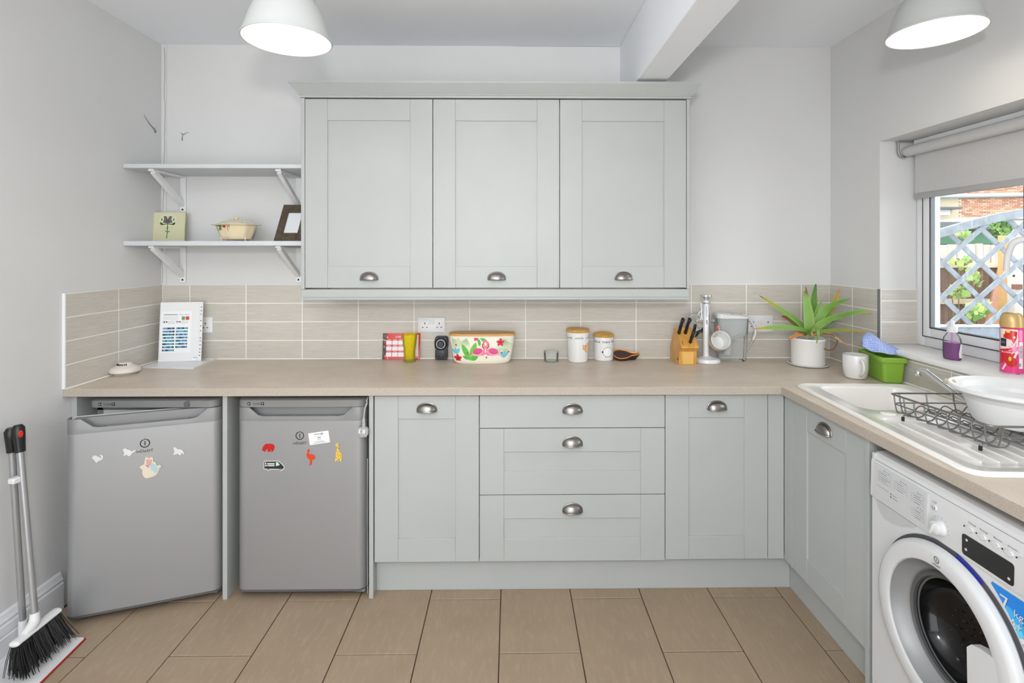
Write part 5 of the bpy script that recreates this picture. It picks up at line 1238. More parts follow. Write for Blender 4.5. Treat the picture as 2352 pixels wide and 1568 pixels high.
cv.poly(q((-1.2, .45), (.55, .42), (.5, 1.0), (-1.2, 1.0)), (240, 222, 214)); cv.poly(q((-1.2, .18), (-.2, .30), (.5, .40), (.5, .60), (-1.2, .52)), (214, 28, 44))
cv.poly(q((-.7, .93), (-.2, .98), (.45, .95), (.40, .80), (.15, .66), (-.05, .76), (-.75, .80)), (212, 34, 26)); cv.ell(*q((-.3, .96))[0], .006, .007, (236, 214, 90)); cv.ell(*q((-.75, .93))[0], .006, .01, (246, 236, 228)); cv.ell(*q((.2, .82))[0], .003, .004, (255, 255, 255))
for k in range(9): a_ = R(40*k); cv.line([q((.25, .56))[0], (X0+.25*r+.016*math.cos(a_), .56*.158+.020*math.sin(a_))], .004, (238, 150, 190))
cv.line(q((.45, .50), (.1, .30), (-.5, .20), (-.8, .08)), .006, (242, 226, 220)); cv.ell(*q((-.05, .26))[0], .016, .018, (206, 40, 24)); cv.ell(*q((-.15, .33))[0], .004, .008, (214, 196, 70))
cv.rect(X0-1.1*r, .60*.158, X0-.45*r, .78*.158, (24, 34, 66)); cv.ell(X0-.78*r, .69*.158, .006, .003, (200, 206, 220)); cv.ell(X0-.78*r, .69*.158, .005, .0022, (24, 34, 66))
cv.text('BLOSSOM', X0-.95*r, .455*.158, .006, (250, 240, 240), 'l', 1.25*r)
cv.rect(X0+.55*r, .74*.158, X0+1.0*r, .98*.158, (240, 130, 180)); cv.rect(X0+.62*r, .12*.158, X0+1.05*r, .72*.158, (240, 236, 238))
for k in range(11): cv.rect(X0+.66*r, (.36+.026*k)*.158, X0+1.0*r, (.372+.026*k)*.158, (60, 60, 66))
cv.rect(X0+.64*r, .16*.158, X0+.8*r, .24*.158, (110, 190, 120))
cv.build('printed_wrap', lambda X, Y: [c.x+(r+.0005)*np.cos(fc-PI+2*PI*X/Wc), c.y+(r+.0005)*np.sin(fc-PI+2*PI*X/Wc), c.z+.003+Y], M_gprint, t)
# ------------------------------------------------------------------ inset sink
def holed(loops, z=0.0):
    """flat face with holes, loops of (x, y), local coordinates"""
    bm = bmesh.new(); ed = []
    for L in loops:
        vv = [bm.verts.new((x, y, z)) for x, y in L]
        for i in range(len(vv)): ed.append(bm.edges.new((vv[i], vv[(i+1) % len(vv)])))
    bmesh.ops.triangle_fill(bm, use_beauty=True, use_dissolve=False, edges=ed)
    bm.verts.index_update(); mb = MB().add([tuple(v.co) for v in bm.verts], [tuple(v.index for v in f.verts) for f in bm.faces]); bm.free(); return mb
fdir = Vector((-.044, -.935, 0)).normalized(); xdir = Vector((-fdir.y, fdir.x, 0))
MS = Matrix(((xdir.x, fdir.x, 0, 3.112), (xdir.y, fdir.y, 0, -.590), (0, 0, 1, ZT), (0, 0, 0, 1)))
SW, SL = .486, .936
t = thing('kitchen_sink', MS@Vector((SW/2, SL/2, 0)), 'white inset kitchen sink with bowl and drainer below the window', 'sink')
M_sink = mat('sink_white', (244, 241, 236), .16, coat=.4)
LO = lambda i, r=.05: rrect(i, SW-i, i, SL-i, max(r-i*.6, .012), 7)
bowl = lambda i, r=.055: rrect(.070+i, .425-i, .040+i, .385-i, max(r-i*.5, .02), 7)
drn = lambda i: rrect(.050+i, SW-.050-i, .470+i, SL-.045-i, .035, 7)
m = holed([LO(.024), bowl(0), drn(0)], .007)
def rg3(f, steps, cap=False): m.rings([[(x, y, z) for x, y in f(i)] for i, z in steps], False, cap)
rg3(LO, [(0, .0), (-.0005, .004), (.004, .009), (.012, .0105), (.019, .0095), (.024, .007)])
rg3(bowl, [(0, .007), (.004, .004), (.007, -.006), (.014, -.08), (.024, -.135), (.04, -.150), (.07, -.155)], True)
rg3(drn, [(0, .007), (.005, .005), (.010, .002), (.05, .0012), (.14, .0006)], True)
m.xf(MS); bs = obj('basin', m, M_sink, t, ang=50)
for k in range(7): obj('drainer_rib', MB().tube([(.10+.048*k, .52, .0018), (.10+.048*k, .84, .0018)], .0028, 6, M=MS), M_sink, t)
obj('waste', MB().lathe([(.032, -.1545), (.035, -.152), (.024, -.153), (.022, -.158), (0, -.158)], 28, M=MS@Matrix.Translation((.245, .21, 0))), M_chrome, t)
obj('tap_hole_cover', MB().lathe([(.024, .006), (.024, .0085), (.020, .0105), (0, .011)], 32, M=MS@Matrix.Translation((.125, .425, 0))), M_sink, t)
# tap
tb = MS@Vector((.437, .425, .0072))
t = thing('kitchen_tap', tb, 'chrome kitchen tap with a long swivel spout behind the sink', 'tap')
obj('tap_body', MB().lathe([(.026, 0), (.026, .005), (.020, .010), (.019, .045), (.021, .050), (.021, .066), (.016, .076), (.006, .080)], 28, tb), M_chrome, t)
tip = px(2110, 851, 3.500)
sp = smoothpath([tb+Vector((-.010, .012, .030)), tb+Vector((-.013, .030, .038)), tb.lerp(tip, .45)+Vector((0, 0, .016)), tb.lerp(tip, .80)+Vector((0, 0, .020)), tip+Vector((.003, -.030, .008)), tip+Vector((0, -.008, .003)), tip], 7)
obj('spout', MB().tube(sp, [.0105]*8+[.010]*(len(sp)-16)+[.0105]*8, 14, flat=.75), M_chrome, t)
obj('nozzle', MB().lathe([(.0105, -.016), (.0115, -.012), (.0115, 0), (.009, .004)], 18, tip+Vector((0, .002, -.004))), M_chrome, t)
obj('lever', MB().tube(smoothpath([tb+Vector((0, 0, .075)), tb+Vector((.010, .0, .088)), tb+Vector((.036, .004, .105))], 5), [.008]*6+[.006]*5, 10), M_chrome, t)

# ------------------------------------------------------------------ wire dish rack
ZR0 = ZT+.0050
corn = [Vector((3.198, -1.052, 0)), Vector((3.540, -1.060, 0)), Vector((3.560, -1.418, 0)), Vector((3.232, -1.400, 0))]
zr, zm, zb_ = 1.000, .968, .938
M_wire = mat('rack_wire', (128, 127, 126), .38, .75)
t = thing('dish_rack', (3.38, -1.23, ZR0), 'grey wire dish rack standing on the sink drainer', 'dish rack')
def rl(z, ins, r=.022):
    cen = sum(corn, Vector())/4; out = []
    P = [c_+(cen-c_).normalized()*ins*1.4 for c_ in corn]
    for i in range(4):
        p, a_, b_ = P[i], P[i-1], P[(i+1) % 4]; da = (a_-p).normalized(); db = (b_-p).normalized()
        for k in range(6):
            f = k/5; q = (p+da*r)*(1-f)**2+p*2*f*(1-f)+(p+db*r)*f*f; out.append((q.x, q.y, z))
    return out
obj('rim_wire', MB().tube(rl(zr, 0), .0034, 8, True), M_wire, t)
obj('side_wire', MB().tube(rl(zm, .006), .0024, 8, True), M_wire, t)
def lerpc(a, b, f): return corn[a].lerp(corn[b], f)
n = 9
for k in range(n):
    f = (k+.5)/n; a_ = lerpc(0, 3, f); b_ = lerpc(1, 2, f)
    pts = [(a_.x, a_.y, zr), (a_.x+.004, a_.y, zm), (a_.x+.010, a_.y, zb_+.006), (a_.x+.018, a_.y, zb_)]
    # plate bumps along the floor of the rack
    for j, g in enumerate((.16, .28, .40, .52, .64, .76, .88)):
        q = a_.lerp(b_, g); pts.append((q.x, q.y+(.006 if j % 2 else -.006), zb_+(.022 if j % 2 else .0)))
    pts += [(b_.x-.018, b_.y, zb_), (b_.x-.010, b_.y, zb_+.006), (b_.x-.004, b_.y, zm), (b_.x, b_.y, zr)]
    obj('cross_wire', MB().tube(smoothpath(pts, 4), .0021, 6), M_wire, t)
for k in range(4):
    g = .10+.27*k; a_ = lerpc(0, 1, g); b_ = lerpc(3, 2, g)
    pts = [(a_.x, a_.y, zr), (a_.x, a_.y-.005, zm), (a_.x, a_.y-.015, zb_-.001), (b_.x, b_.y+.015, zb_-.001), (b_.x, b_.y+.005, zm), (b_.x, b_.y, zr)]
    obj('long_wire', MB().tube(pts, .0024, 6), M_wire, t)
for (g, e) in ((0, .12), (0, .88), (1, .12), (1, .88)):
    a_ = lerpc(0, 3, e) if g == 0 else lerpc(1, 2, e); sx = .020 if g == 0 else -.020
    ft = obj('foot', MB().tube(smoothpath([(a_.x+sx*1.9, a_.y, zb_), (a_.x+sx*.9, a_.y, zb_-.001), (a_.x+sx*.6, a_.y, zb_-.010), (a_.x+sx*.6, a_.y, ZR0+.004)], 4), .0026, 7), M_wire, t)
    obj('rubber_cap', MB().lathe([(.0045, 0), (.0048, .001), (.0048, .013), (.0035, .014)], 12, (a_.x+sx*.6, a_.y, ZR0)), M_black, ft)
obj('price_tag', MB().box(-.004, .004, -.005, .005, -.002, .002, .001).xf(Matrix.Translation((lerpc(0, 3, .38).x-.002, lerpc(0, 3, .38).y, zr))), mat('tag_red', (126, 28, 34), .4), t)

# washing-up bowl standing in the rack
c = (3.432, -1.265, .9625)
t = thing('washing_up_bowl', c, 'white round plastic washing up bowl standing in the dish rack', 'bowl')
M_wb = mat('bowl_white', (226, 226, 226), .32)
obj('bowl', MB().lathe([(.088, 0), (.098, .003), (.104, .012), (.128, .085), (.136, .090), (.154, .094), (.162, .100), (.163, .108), (.158, .111), (.148, .108), (.134, .098), (.100, .012), (.090, .006), (0, .006)], 64, c), M_wb, t)
ha = math.atan2(.72, -.69)
gm = Matrix.Translation((c[0], c[1], c[2]+.1035))@Matrix.Rotation(ha, 4, 'Z')
obj('grip', MB().rings([[(x, y, z) for x, y in rrect(.140, .172, -.026, .026, .013, 5)] for z in (-.006, .0)]+[[(x, y, .005) for x, y in rrect(.144, .168, -.022, .022, .011, 5)]], M=gm), mat('grip_beige', (186, 178, 150), .45), t)

# ------------------------------------------------------------------ washing machine
MWm = RIGHTW(3.050, -1.178, 0.0)
t = thing('washing_machine', (3.32, -1.475, 0), 'white front loading washing machine under the worktop by the sink', 'washing machine')
M_wm = mat('washer_white', (212, 213, 214), .3)
w = .595; dc = (.290, .468)
def circ(r, n=64, c_=dc): return [(c_[0]+r*math.cos(2*PI*i/n), c_[1]+r*math.sin(2*PI*i/n)) for i in range(n)]
m = holed([[(0, .118), (w, .118), (w, .706), (0, .706)], circ(.205)], 0.0)
m.rings([[(x, y, 0) for x, y in circ(.205)], [(x, y, -.05) for x, y in circ(.205)]], False, False)
m.box(0, .012, .02, .845, -.53, -.0005).box(w-.012, w, .02, .845, -.53, -.0005).box(0, w, .02, .845, -.53, -.20).box(.012, w-.012, .02, .118, -.2, -.02)
obj('body', m.xf(MWm), M_wm, t, ang=25)
obj('kick_panel', MB().box(.0, w, .022, .1165, -.02, -.001, .003, 2).xf(MWm), M_wm, t)
for xx in (.05, w-.05): obj('foot', MB().lathe([(.018, 0), (.018, .010), (.009, .012), (.009, .03)], 14, tuple(MWm@Vector((xx, 0, -.06)))), M_black, t)
# control panel, leaning back a little, and the rounded lid above it
prof = [(-.05, .7065), (.004, .7065), (.006, .712), (.003, .815), (.0005, .826), (-.05, .826)]
obj('control_panel', MB().rings([[(x, y, z) for z, y in prof] for x in (0.0, .003, w-.003, w)], M=MWm), M_wm, t, ang=25)
prof = [(-.53, .8275), (-.001, .8275), (-.004, .838), (-.014, .846), (-.03, .849), (-.53, .849)]
obj('lid', MB().rings([[(x, y, z) for z, y in prof] for x in (0.0, .004, w-.004, w)], M=MWm), M_wm, t, ang=25)
PF = MWm@Matrix.Translation((0, 0, .0050))
# detergent drawer with its printed programme list
dp = [(.020, .7085), (.195, .7085), (.215, .711), (.226, .718), (.230, .730), (.234, .818), (.020, .818)]
dr = obj('detergent_drawer', MB().prism(dp, -.001, .0012, PF), M_wm, t, smooth=False)
obj('drawer_grip', MB().prism([(.018, .703), (.19, .7035), (.17, .69), (.13, .672), (.09, .660), (.055, .658), (.035, .672)], -.0045, -.0035, PF), mat('grip_shade', (192, 194, 196), .35), t, smooth=False)
cv = Canvas(.205, .104, .0007, (203, 204, 205)); G = (120, 124, 130); B_ = (90, 130, 170)
def plist(x0, y0, wd, rows, head=None):
    if head: cv.text(head, x0+wd*.45, y0+.004, .0048, B_, 'l', wd*.45)
    cv.line([(x0+.010, y0), (x0+wd, y0)], .0008, G); cv.line([(x0+.010, y0), (x0+.010, y0-.0065*rows)], .0008, G)
    for k in range(rows):
        yy = y0-.0065*(k+1); cv.ell(x0+.004, yy+.001, .0016, .0016, (150, 152, 156)); cv.rect(x0+.014, yy, x0+.014+wd*(.45+.12*((k*7) % 3)), yy+.0018, G); cv.rect(x0+wd-.008, yy, x0+wd-.002, yy+.0016, (150, 152, 156))
    for k in range(rows): cv.ell(x0+.0005, y0-.0065*(k+1)+.001, .003, .0034, (190, 194, 198)); cv.ell(x0+.0005, y0-.0065*(k+1)+.001, .0024, .0028, (203, 204, 205))
plist(.012, .092, .060, 5, 'Eco'); plist(.080, .090, .058, 4, 'Special'); plist(.148, .086, .052, 4, 'Sport'); plist(.150, .044, .050, 4, 'My')
cv.text('Fast & Easy', .012, .040, .005, B_, 'l', .048); cv.rect(.076, .038, .094, .0402, G); cv.rect(.076, .030, .098, .0318, G); cv.ell(.070, .031, .003, .004, G); cv.ell(.070, .040, .003, .003, G)
cv.build('programme_list', onplane(PF@Matrix.Translation((.022, .7115, .0012)), .0004), M_print, dr)
def disc(name, x, y, r, h, mt, sx=1, sy=1, parent=t): return obj(name, MB().lathe([(1, -.001), (1, h*.6), (.9, h), (0, h)], 28, (0, 0, 0)).xf(PF@Matrix.Translation((x, y, 0))@Matrix.Diagonal((r*sx, r*sy, 1, 1))), mt, parent)
bt = disc('power_button', .255, .790, .0085, .003, M_wm)
obj('power_symbol', MB().tube([PF@Vector((.255+.0042*math.cos(R(a_)), .790+.0042*math.sin(R(a_)), .0034)) for a_ in range(110, 431, 20)], .0006, 5), mat('symbol_blue', (80, 96, 120), .5), bt)
kb = obj('programme_knob', MB().lathe([(.021, -.001), (.021, .003), (.019, .005), (.017, .018), (.014, .0205), (0, .0215)], 40, M=PF@Matrix.Translation((.274, .745, 0))), M_wm, t)
obj('knob_grip', MB().box(-.004, .004, -.0195, .016, .015, .026, .0035, 3).xf(PF@Matrix.Translation((.274, .745, 0))@Matrix.Rotation(R(-25), 4, 'Z')), M_wm, kb)
km = MB()
for k in range(16):
    a_ = R(-80+k*22.5); km.merge(text_mb(str(k+1), .0036, PF@Matrix.Translation((.274+.028*math.cos(a_)-.001, .745+.028*math.sin(a_)-.002, 0)), 'c', .0004))
ko = obj('dial_numbers', km, mat('panel_print', (84, 88, 96), .5), t, smooth=False); ko['kind'] = 'stuff'
obj('display', MB().prism(rrect(.343, .482, .716, .769, .008, 5), -.001, .0012, PF), mat('display_black', (10, 10, 11), .12, coat=.5), t, smooth=False)
for (x, y) in ((.357, .757), (.355, .732), (.470, .729)): disc('display_icon', x, y, .0035, .0018, mat('icon_grey', (196, 198, 198), .4))
lb = MB()
for k, x in enumerate((.366, .401, .436, .470, .505, .540)):
    disc('option_button', x, .789, .0105, .003, M_wm, 1, .72); disc('indicator', x-.018, .789, .0018, .0006, M_ink)
for k, (s_, x) in enumerate((('Time', .36), ('Energy', .393), ('Rinse', .430), ('Iron', .466))): lb.merge(text_mb(s_, .0045, PF@Matrix.Translation((x, .803, 0)), 'l', .0004, 1, .022))
lb.merge(text_mb('On/Off', .0042, PF@Matrix.Translation((.246, .803, 0)), 'l', .0004, 1, .016)); lb.merge(text_mb('inDeSIT', .0055, PF@Matrix.Translation((.50, .7125, 0)), 'l', .0004, 1, .05))
lo_ = obj('panel_lettering', lb, mat('panel_print', (84, 88, 96), .5), t, smooth=False); lo_['kind'] = 'stuff'
# porthole door
D0 = MWm@Matrix.Translation((dc[0], dc[1], 0))
obj('door_surround', MB().lathe([(.205, .0005), (.238, .0005), (.238, .0025), (.205, .0025)], 72, M=D0, cap=False), mat('surround_grey', (74, 74, 78), .4), t)
obj('blue_strip', MB().grid([[D0@Vector((r_*math.cos(R(a_)), r_*math.sin(R(a_)), .0032)) for a_ in np.linspace(62, 82, 12)] for r_ in (.222, .2378)]), mat('strip_blue', (26, 40, 150), .3), t, smooth=False)
dm_ = MB().lathe([(.224, .002), (.228, .008), (.227, .018), (.220, .029), (.212, .032), (.184, .033), (.178, .031), (.176, .026), (.176, .004)], 80, M=D0, cap=False)
do = obj('porthole_door', dm_, M_wm, t)
obj('inner_cone', MB().lathe([(.1765, .027), (.172, .014), (.152, -.016), (.146, -.020)], 80, M=D0, cap=False), mat('cone_grey', (146, 147, 148), .4, .2), do)
obj('steel_ring', MB().lathe([(.146, -.020), (.147, -.013), (.141, -.009), (.135, -.013), (.134, -.024), (.128, -.026)], 80, M=D0, cap=False), mat('ring_grey', (112, 113, 114), .28, .55), do)
obj('glass_bowl', MB().lathe([(.134, -.022), (.124, -.054), (.100, -.080), (.05, -.095), (0, -.099)], 64, M=D0, cap=False), mat('porthole_glass', (16, 16, 17), .10, spec=.35), do)
dh = MB()
for i in range(7):
    for j in range(6):
        x = -.065+.022*i+.008*(j % 2); y = -.075+.020*j
        if math.hypot(x, y) < .098:
            z = -.094+.075*(math.hypot(x, y)/.124)**2.2
            dh.lathe([(.0022, 0), (.0016, .0012), (0, .0014)], 8, M=D0@Matrix.Translation((x, y, z+.004)))
dho = obj('drum_holes', dh, mat('drum_shine', (110, 112, 116), .25, .8), do); dho['kind'] = 'stuff'
obj('door_handle', MB().prism([(.097, .040), (.110, .056), (.135, .064), (.170, .068), (.190, .0), (.165, -.11), (.130, -.110), (.107, -.098), (.099, -.06)], .010, .0325, D0), M_wm, do, ang=20)
logo('brand_logo', do, D0@Matrix.Translation((.006, .203, .0335)), .017)
# blue capacity sticker
ST = MWm@Matrix.Translation((0, 0, .0004))
cv = Canvas(.17, .125, .0005, (22, 132, 226)); cv.ell(.05, .035, .045, .05, (50, 170, 236)); cv.ell(.06, .03, .03, .03, (90, 200, 240))
W_ = (216, 219, 224)
for dx, col in ((.0012, (20, 60, 110)), (0, W_)):
    cv.text('7', .032+dx, .073-dx, .030, col, 'l', .020, -.15); cv.text('kg', .064+dx, .072-dx, .016, col, 'l', .022); cv.text('A+', .055+dx, .045-dx, .019, col, 'l', .028)
cv.ell(.088, .022, .013, .013, (40, 70, 110)); cv.ell(.0875, .0225, .012, .012, (214, 216, 220)); cv.text('e', .0875, .017, .009, (120, 124, 130), 'c')
arc = [(.262+0, 0)]
pts = [(.006, .112), (.010, .118), (.155, .122), (.160, .118), (.160, .012), (.155, .006), (.102, .003), (.092, .006), (.075, .034), (.052, .066), (.028, .092)]
cv.build('capacity_sticker', onplane(ST@Matrix.Translation((.412, .575, 0)), .0006), M_gprint, t, cv.inside(pts))

# ------------------------------------------------------------------ broom and dustpan by the left wall
M_alu = mat('broom_tube', (176, 176, 178), .4, .7); M_bris = mat('bristle_black', (16, 15, 15), .6)
h0 = pz(48, 1490, .115); h1 = pz(150, 1427, .115)
h0 = Vector((.150, -1.005, .118)); h1 = Vector((.152, -.835, .118))
t = thing('broom', (.15, -.92, .012), 'black bristled broom with a long aluminium handle standing on the dustpan', 'broom', 'sweeping set')
hc = h0.lerp(h1, .5)
obj('brush_head', MB().rings([[(x+y*.0, y, z) for x, z in [(.150+.019*math.cos(q), .121+.010*math.sin(q)) for q in np.linspace(0, 2*PI, 17)[:-1]]] for y in np.linspace(h0.y, h1.y, 9)]).sphere((.150, h0.y, .121), .010, 12, 8, (1.9, 1, 1)).sphere((.150, h1.y, .121), .010, 12, 8, (1.9, 1, 1)).tube(smoothpath([(.150, hc.y-.05, .126), (.148, hc.y-.01, .140), (.143, hc.y, .172)], 4), [.012, .014, .016, .018, .018, .017, .016, .015, .015], 14), M_white, t)
br = random.Random(5); bm_ = MB()
for i in range(560):
    fy = i/559; y = h0.y+.004+(h1.y-h0.y-.008)*fy; x = .150+br.uniform(-.017, .017); sp_ = br.uniform(.002, .045)
    e = Vector((x+sp_+(x-.15)*.8+.010, y+(fy-.5)*.05+br.uniform(-.006, .006)-.012, .020+br.uniform(0, .010)))
    bm_.tube([(x, y, .118), ((x+e.x)/2-.004, (y+e.y)/2, .072), tuple(e)], [.0016, .0016, .001], 4)
bo = obj('bristles', bm_, M_bris, t); bo['kind'] = 'stuff'
obj('bristle_core', MB().rings([[(.150-.012, h0.y+.006, .116), (.150+.012, h0.y+.006, .116), (.150+.012, h1.y-.006, .116), (.150-.012, h1.y-.006, .116)], [(.150-.006, h0.y-.006, .034), (.150+.042, h0.y-.006, .034), (.150+.042, h1.y+.004, .034), (.150-.006, h1.y+.004, .034)]]), M_bris, t, smooth=False)
btop = px(40, 985, .060); btop = Vector((.062, btop.y, .86)); bb0 = Vector((.143, hc.y, .165))
pt = px(42, 1040, .068)
pt_lo = pz(100, 1435, .165)
tt = Vector((.062, px(45, 1020, .062).y, px(45, 1020, .062).z))
obj('tube', MB().tube([bb0, tt], .0105, 16), M_alu, t)
ud = (tt-bb0).normalized()
gp = [tt-ud*.028, tt+ud*.0, tt+ud*.03, tt+ud*.06, tt+ud*.072]
g = obj('hand_grip', MB().tube(gp, [.0155, .0165, .0185, .0195, .012], 16, flat=1.0), M_black, t)
obj('hanging_eye', MB().lathe([(.0085, 0), (.0085, .004), (.006, .005), (.005, .001), (0, .001)], 20, M=frame(tt+ud*.042+Vector((.0165, -.010, 0)), (.5, .85, 0), (0, 0, 1), (.85, -.5, 0))@Matrix.Diagonal((.8, 1.5, 1, 1))), mat('eye_red', (216, 44, 30), .4), t)
obj('clip', MB().box(-.020, .020, -.014, .014, -.010, .010, .003).xf(Matrix.Translation(px(38, 1101, .066))@Matrix.Rotation(R(80), 4, 'Z')), M_white, t)
# dustpan
t = thing('dustpan', (.13, -.94, 0.0), 'white dustpan with a red lip and long handle on the floor by the left wall', 'dustpan', 'sweeping set')
P = [(.020, -1.10), (.020, -.845), (.050, -.822), (.232, -.815), (.246, -.825), (.262, -1.07), (.240, -1.105)]
obj('pan', MB().prism(P, .0008, .0045).box(.016, .024, -1.10, -.845, .001, .075, .003).box(.02, .19, -1.106, -1.100, .001, .050, .002).box(.045, .19, -.823, -.817, .001, .030, .002), M_white, t, smooth=False)
obj('lip', MB().tube([(.247, -.822, .0036), (.264, -1.072, .0036)], .0034, 8), mat('lip_red', (170, 26, 22), .5), t)
for k in range(5): obj('comb_tooth', MB().box(.030, .060, -1.085+.014*k, -1.078+.014*k, .030, .036, .001), mat('comb_red', (206, 52, 30), .5), t)
obj('comb_plate', MB().box(.026, .034, -1.098, -1.02, .004, .05, .002), mat('comb_red', (206, 52, 30), .5), t)
d0 = Vector((.045, px(53, 1462, .045).y, .085)); d1 = Vector((.030, px(27, 1030, .03).y, px(27, 1030, .03).z))
obj('socket', MB().tube([d0-Vector((0, 0, .07)), d0+Vector((0, 0, .02))], [.016, .0135], 14), M_white, t)
obj('tube', MB().tube([d0, d1], .0105, 16), M_alu, t)
ud = (d1-d0).normalized()
obj('hand_grip', MB().tube([d1-ud*.012, d1+ud*.01, d1+ud*.04, d1+ud*.066, d1+ud*.078], [.0155, .0165, .0185, .0195, .012], 16), M_black, t)
# ------------------------------------------------------------------ the yard outside
GZ = -.15
M_gnd = mat('yard_paving', (150, 148, 146), .9, noise=((128, 126, 122), 3, 5, .35, .7))
struct(obj('ground', MB().box(XW, 60, -6, 30, GZ-.2, GZ), M_gnd, smooth=False))
def q2(x, y): return (2120+x*.2424, 420+y*.2424)          # pixel from the study crop of the window view
# trellis panel, standing square to the house
YTx = .80
M_trel = mat('trellis_grey', (146, 152, 160), .7, noise=[((124, 130, 138), (14, 14, 14), 4, .38, .68), ((166, 171, 177), (30, 30, 6), 3, .55, .75)])
tr0 = py(*q2(100, 1400), YTx); x0, x1 = tr0.x-.28, tr0.x+2.0
t = thing('trellis', ((x0+x1)/2, YTx, GZ), 'weathered blue grey lattice trellis with arched top outside the window', 'trellis')
pb0 = py(*q2(200, 1470), YTx).z; pb1 = py(*q2(200, 1365), YTx).z
arch = [py(*q2(x, y), YTx) for x, y in ((-150, 500), (150, 440), (400, 365), (650, 300), (957, 240))]
ax = np.array([p.x for p in arch]); az = np.array([p.z for p in arch]); mid = arch[-1].x+.05
def archz(x): return float(np.interp(x if x < mid else 2*mid-x, ax, az))
xs = np.linspace(x0, x1, 40)
obj('arched_rail', MB().rings([[(x, YTx-.022, archz(x)-.058), (x, YTx+.022, archz(x)-.058), (x, YTx+.022, archz(x)), (x, YTx-.022, archz(x))] for x in xs]), M_trel, t, ang=25)
obj('bottom_rail', MB().box(x0, x1, YTx-.022, YTx+.022, pb0, pb1, .003), M_trel, t)
obj('capping', MB().box(x0, x1, YTx-.03, YTx+.03, pb1, pb1+.016, .003), mat('capping_pale', (186, 184, 180), .7), t)
for xx in (x0+.02, x1-.02): obj('post', MB().box(xx-.035, xx+.035, YTx-.035, YTx+.035, GZ, archz(xx)+.03, .004), M_trel, t)
z_lo = pb1
def strip(pa, pb, y):
    """lath between two points in the trellis plane, clipped between rail and arch"""
    a_, b_ = Vector((pa[0], 0, pa[1])), Vector((pb[0], 0, pb[1])); pts = [a_.lerp(b_, i/200) for i in range(201)]
    pts = [p for p in pts if z_lo-.01 < p.z < archz(p.x)-.03 and x0 < p.x < x1]
    if len(pts) < 4: return
    p, q = pts[0], pts[-1]; d = (q-p).normalized(); n = Vector((-d.z, 0, d.x))*.0155
    c4 = [p-n, p+n, q+n, q-n]
    obj('lath', MB().rings([[(v.x, y-.006, v.z) for v in c4], [(v.x, y+.006, v.z) for v in c4]]), M_trel, t, smooth=False)
u1 = py(*q2(150, 780), YTx); dz = (py(*q2(0, 780), YTx).z-py(*q2(0, 1100), YTx).z)
for k in range(-9, 5):
    s_ = .875; zz = u1.z+k*dz; strip((u1.x-1.5, zz-1.5*s_), (u1.x+3, zz+3*s_), YTx-.007)
u2 = py(*q2(250, 470), YTx)
for k in range(-4, 11):
    s_ = -.95; zz = u2.z+k*dz*1.05; strip((u2.x-1.5, zz-1.5*s_), (u2.x+3, zz+3*s_), YTx+.007)
# low grey-blue bin store below the trellis
xb = px(2240, 790, 4.6)
tag(obj('bin_store', MB().box(4.25, 6.2, .15, .70, GZ, .755, .02, 2).box(4.22, 6.23, .12, .73, .755, .77, .005), mat('store_blue', (150, 160, 182), .5)), 'blue grey flat topped store standing below the trellis', 'store')

# plank fence behind
YF = 3.2
M_fb = mat('fence_brown', (124, 92, 74), .85, noise=[((96, 68, 55), (18, 18, 3), 5, .35, .7), ((158, 124, 104), (40, 40, 4), 4, .55, .75)])
M_fp = mat('fence_pale', (196, 187, 181), .85, noise=[((186, 160, 146), (24, 24, 3), 5, .45, .75)])
fz1 = py(*q2(300, 578), YF).z; fzm = py(*q2(300, 770), YF).z; fzl = py(*q2(300, 1120), YF).z
t = thing('plank_fence', (8.2, YF, GZ), 'weathered brown plank fence with pale upper boards across the yard', 'fence')
rf = random.Random(11); x = 5.9
while x < 14.5:
    wd = rf.uniform(.085, .115); tp = fz1+rf.uniform(-.02, .02)
    obj('pale_board', MB().box(x, x+wd-.006, YF-.004+rf.uniform(-.006, .006), YF+.014, fzm, tp, .002), M_fp, t, smooth=False)
    obj('board', MB().box(x, x+wd-.006, YF-.004+rf.uniform(-.006, .006), YF+.016, GZ, fzm-.02, .002), M_fb, t, smooth=False); x += wd
for zz in (fzm-.01, fzl): obj('fence_rail', MB().box(5.9, 14.5, YF-.05, YF-.008, zz-.03, zz+.03, .004), mat('fence_rail', (206, 182, 160), .85), t)
# leaning plank, timber post, bleached post
a_ = py(*q2(660, 1330), 2.9); b_ = py(*q2(760, 800), 3.1); sc_ = 5.9/FPX*.2424
m = MB().rings([[(p.x-h*sc_, p.y-.012, z), (p.x+h*sc_, p.y-.012, z), (p.x+h*sc_, p.y+.012, z), (p.x-h*sc_, p.y+.012, z)] for p, h, z in ((Vector((a_.x-.03, 2.85, 0)), 70, GZ), (a_, 68, a_.z), (a_.lerp(b_, .6), 60, a_.lerp(b_, .6).z), (b_, 45, b_.z), (b_+Vector((.02, 0, .02)), 20, b_.z+.03))])
tag(obj('leaning_plank', m, mat('plank_pink', (172, 128, 108), .8, noise=((168, 112, 92), (8, 8, 2), 4, .4, .7))), 'wide reddish plank leaning against the fence', 'plank')
a_ = py(*q2(775, 1250), 2.7); b_ = py(*q2(775, 500), 2.7)
tag(obj('timber_post', MB().box(a_.x-.035, a_.x+.035, 2.68, 2.75, GZ, b_.z, .006), mat('post_orange', (200, 156, 104), .7, noise=((200, 150, 96), (30, 30, 4), 3, .4, .7))), 'orange timber post standing before the fence', 'post')
a_ = py(*q2(895, 1000), 2.5); tw_ = 65*.2424*5.35/FPX
t = thing('gate_post', (a_.x, 2.5, GZ), 'bleached pale post with a rusty latch, right of the timber post', 'post')
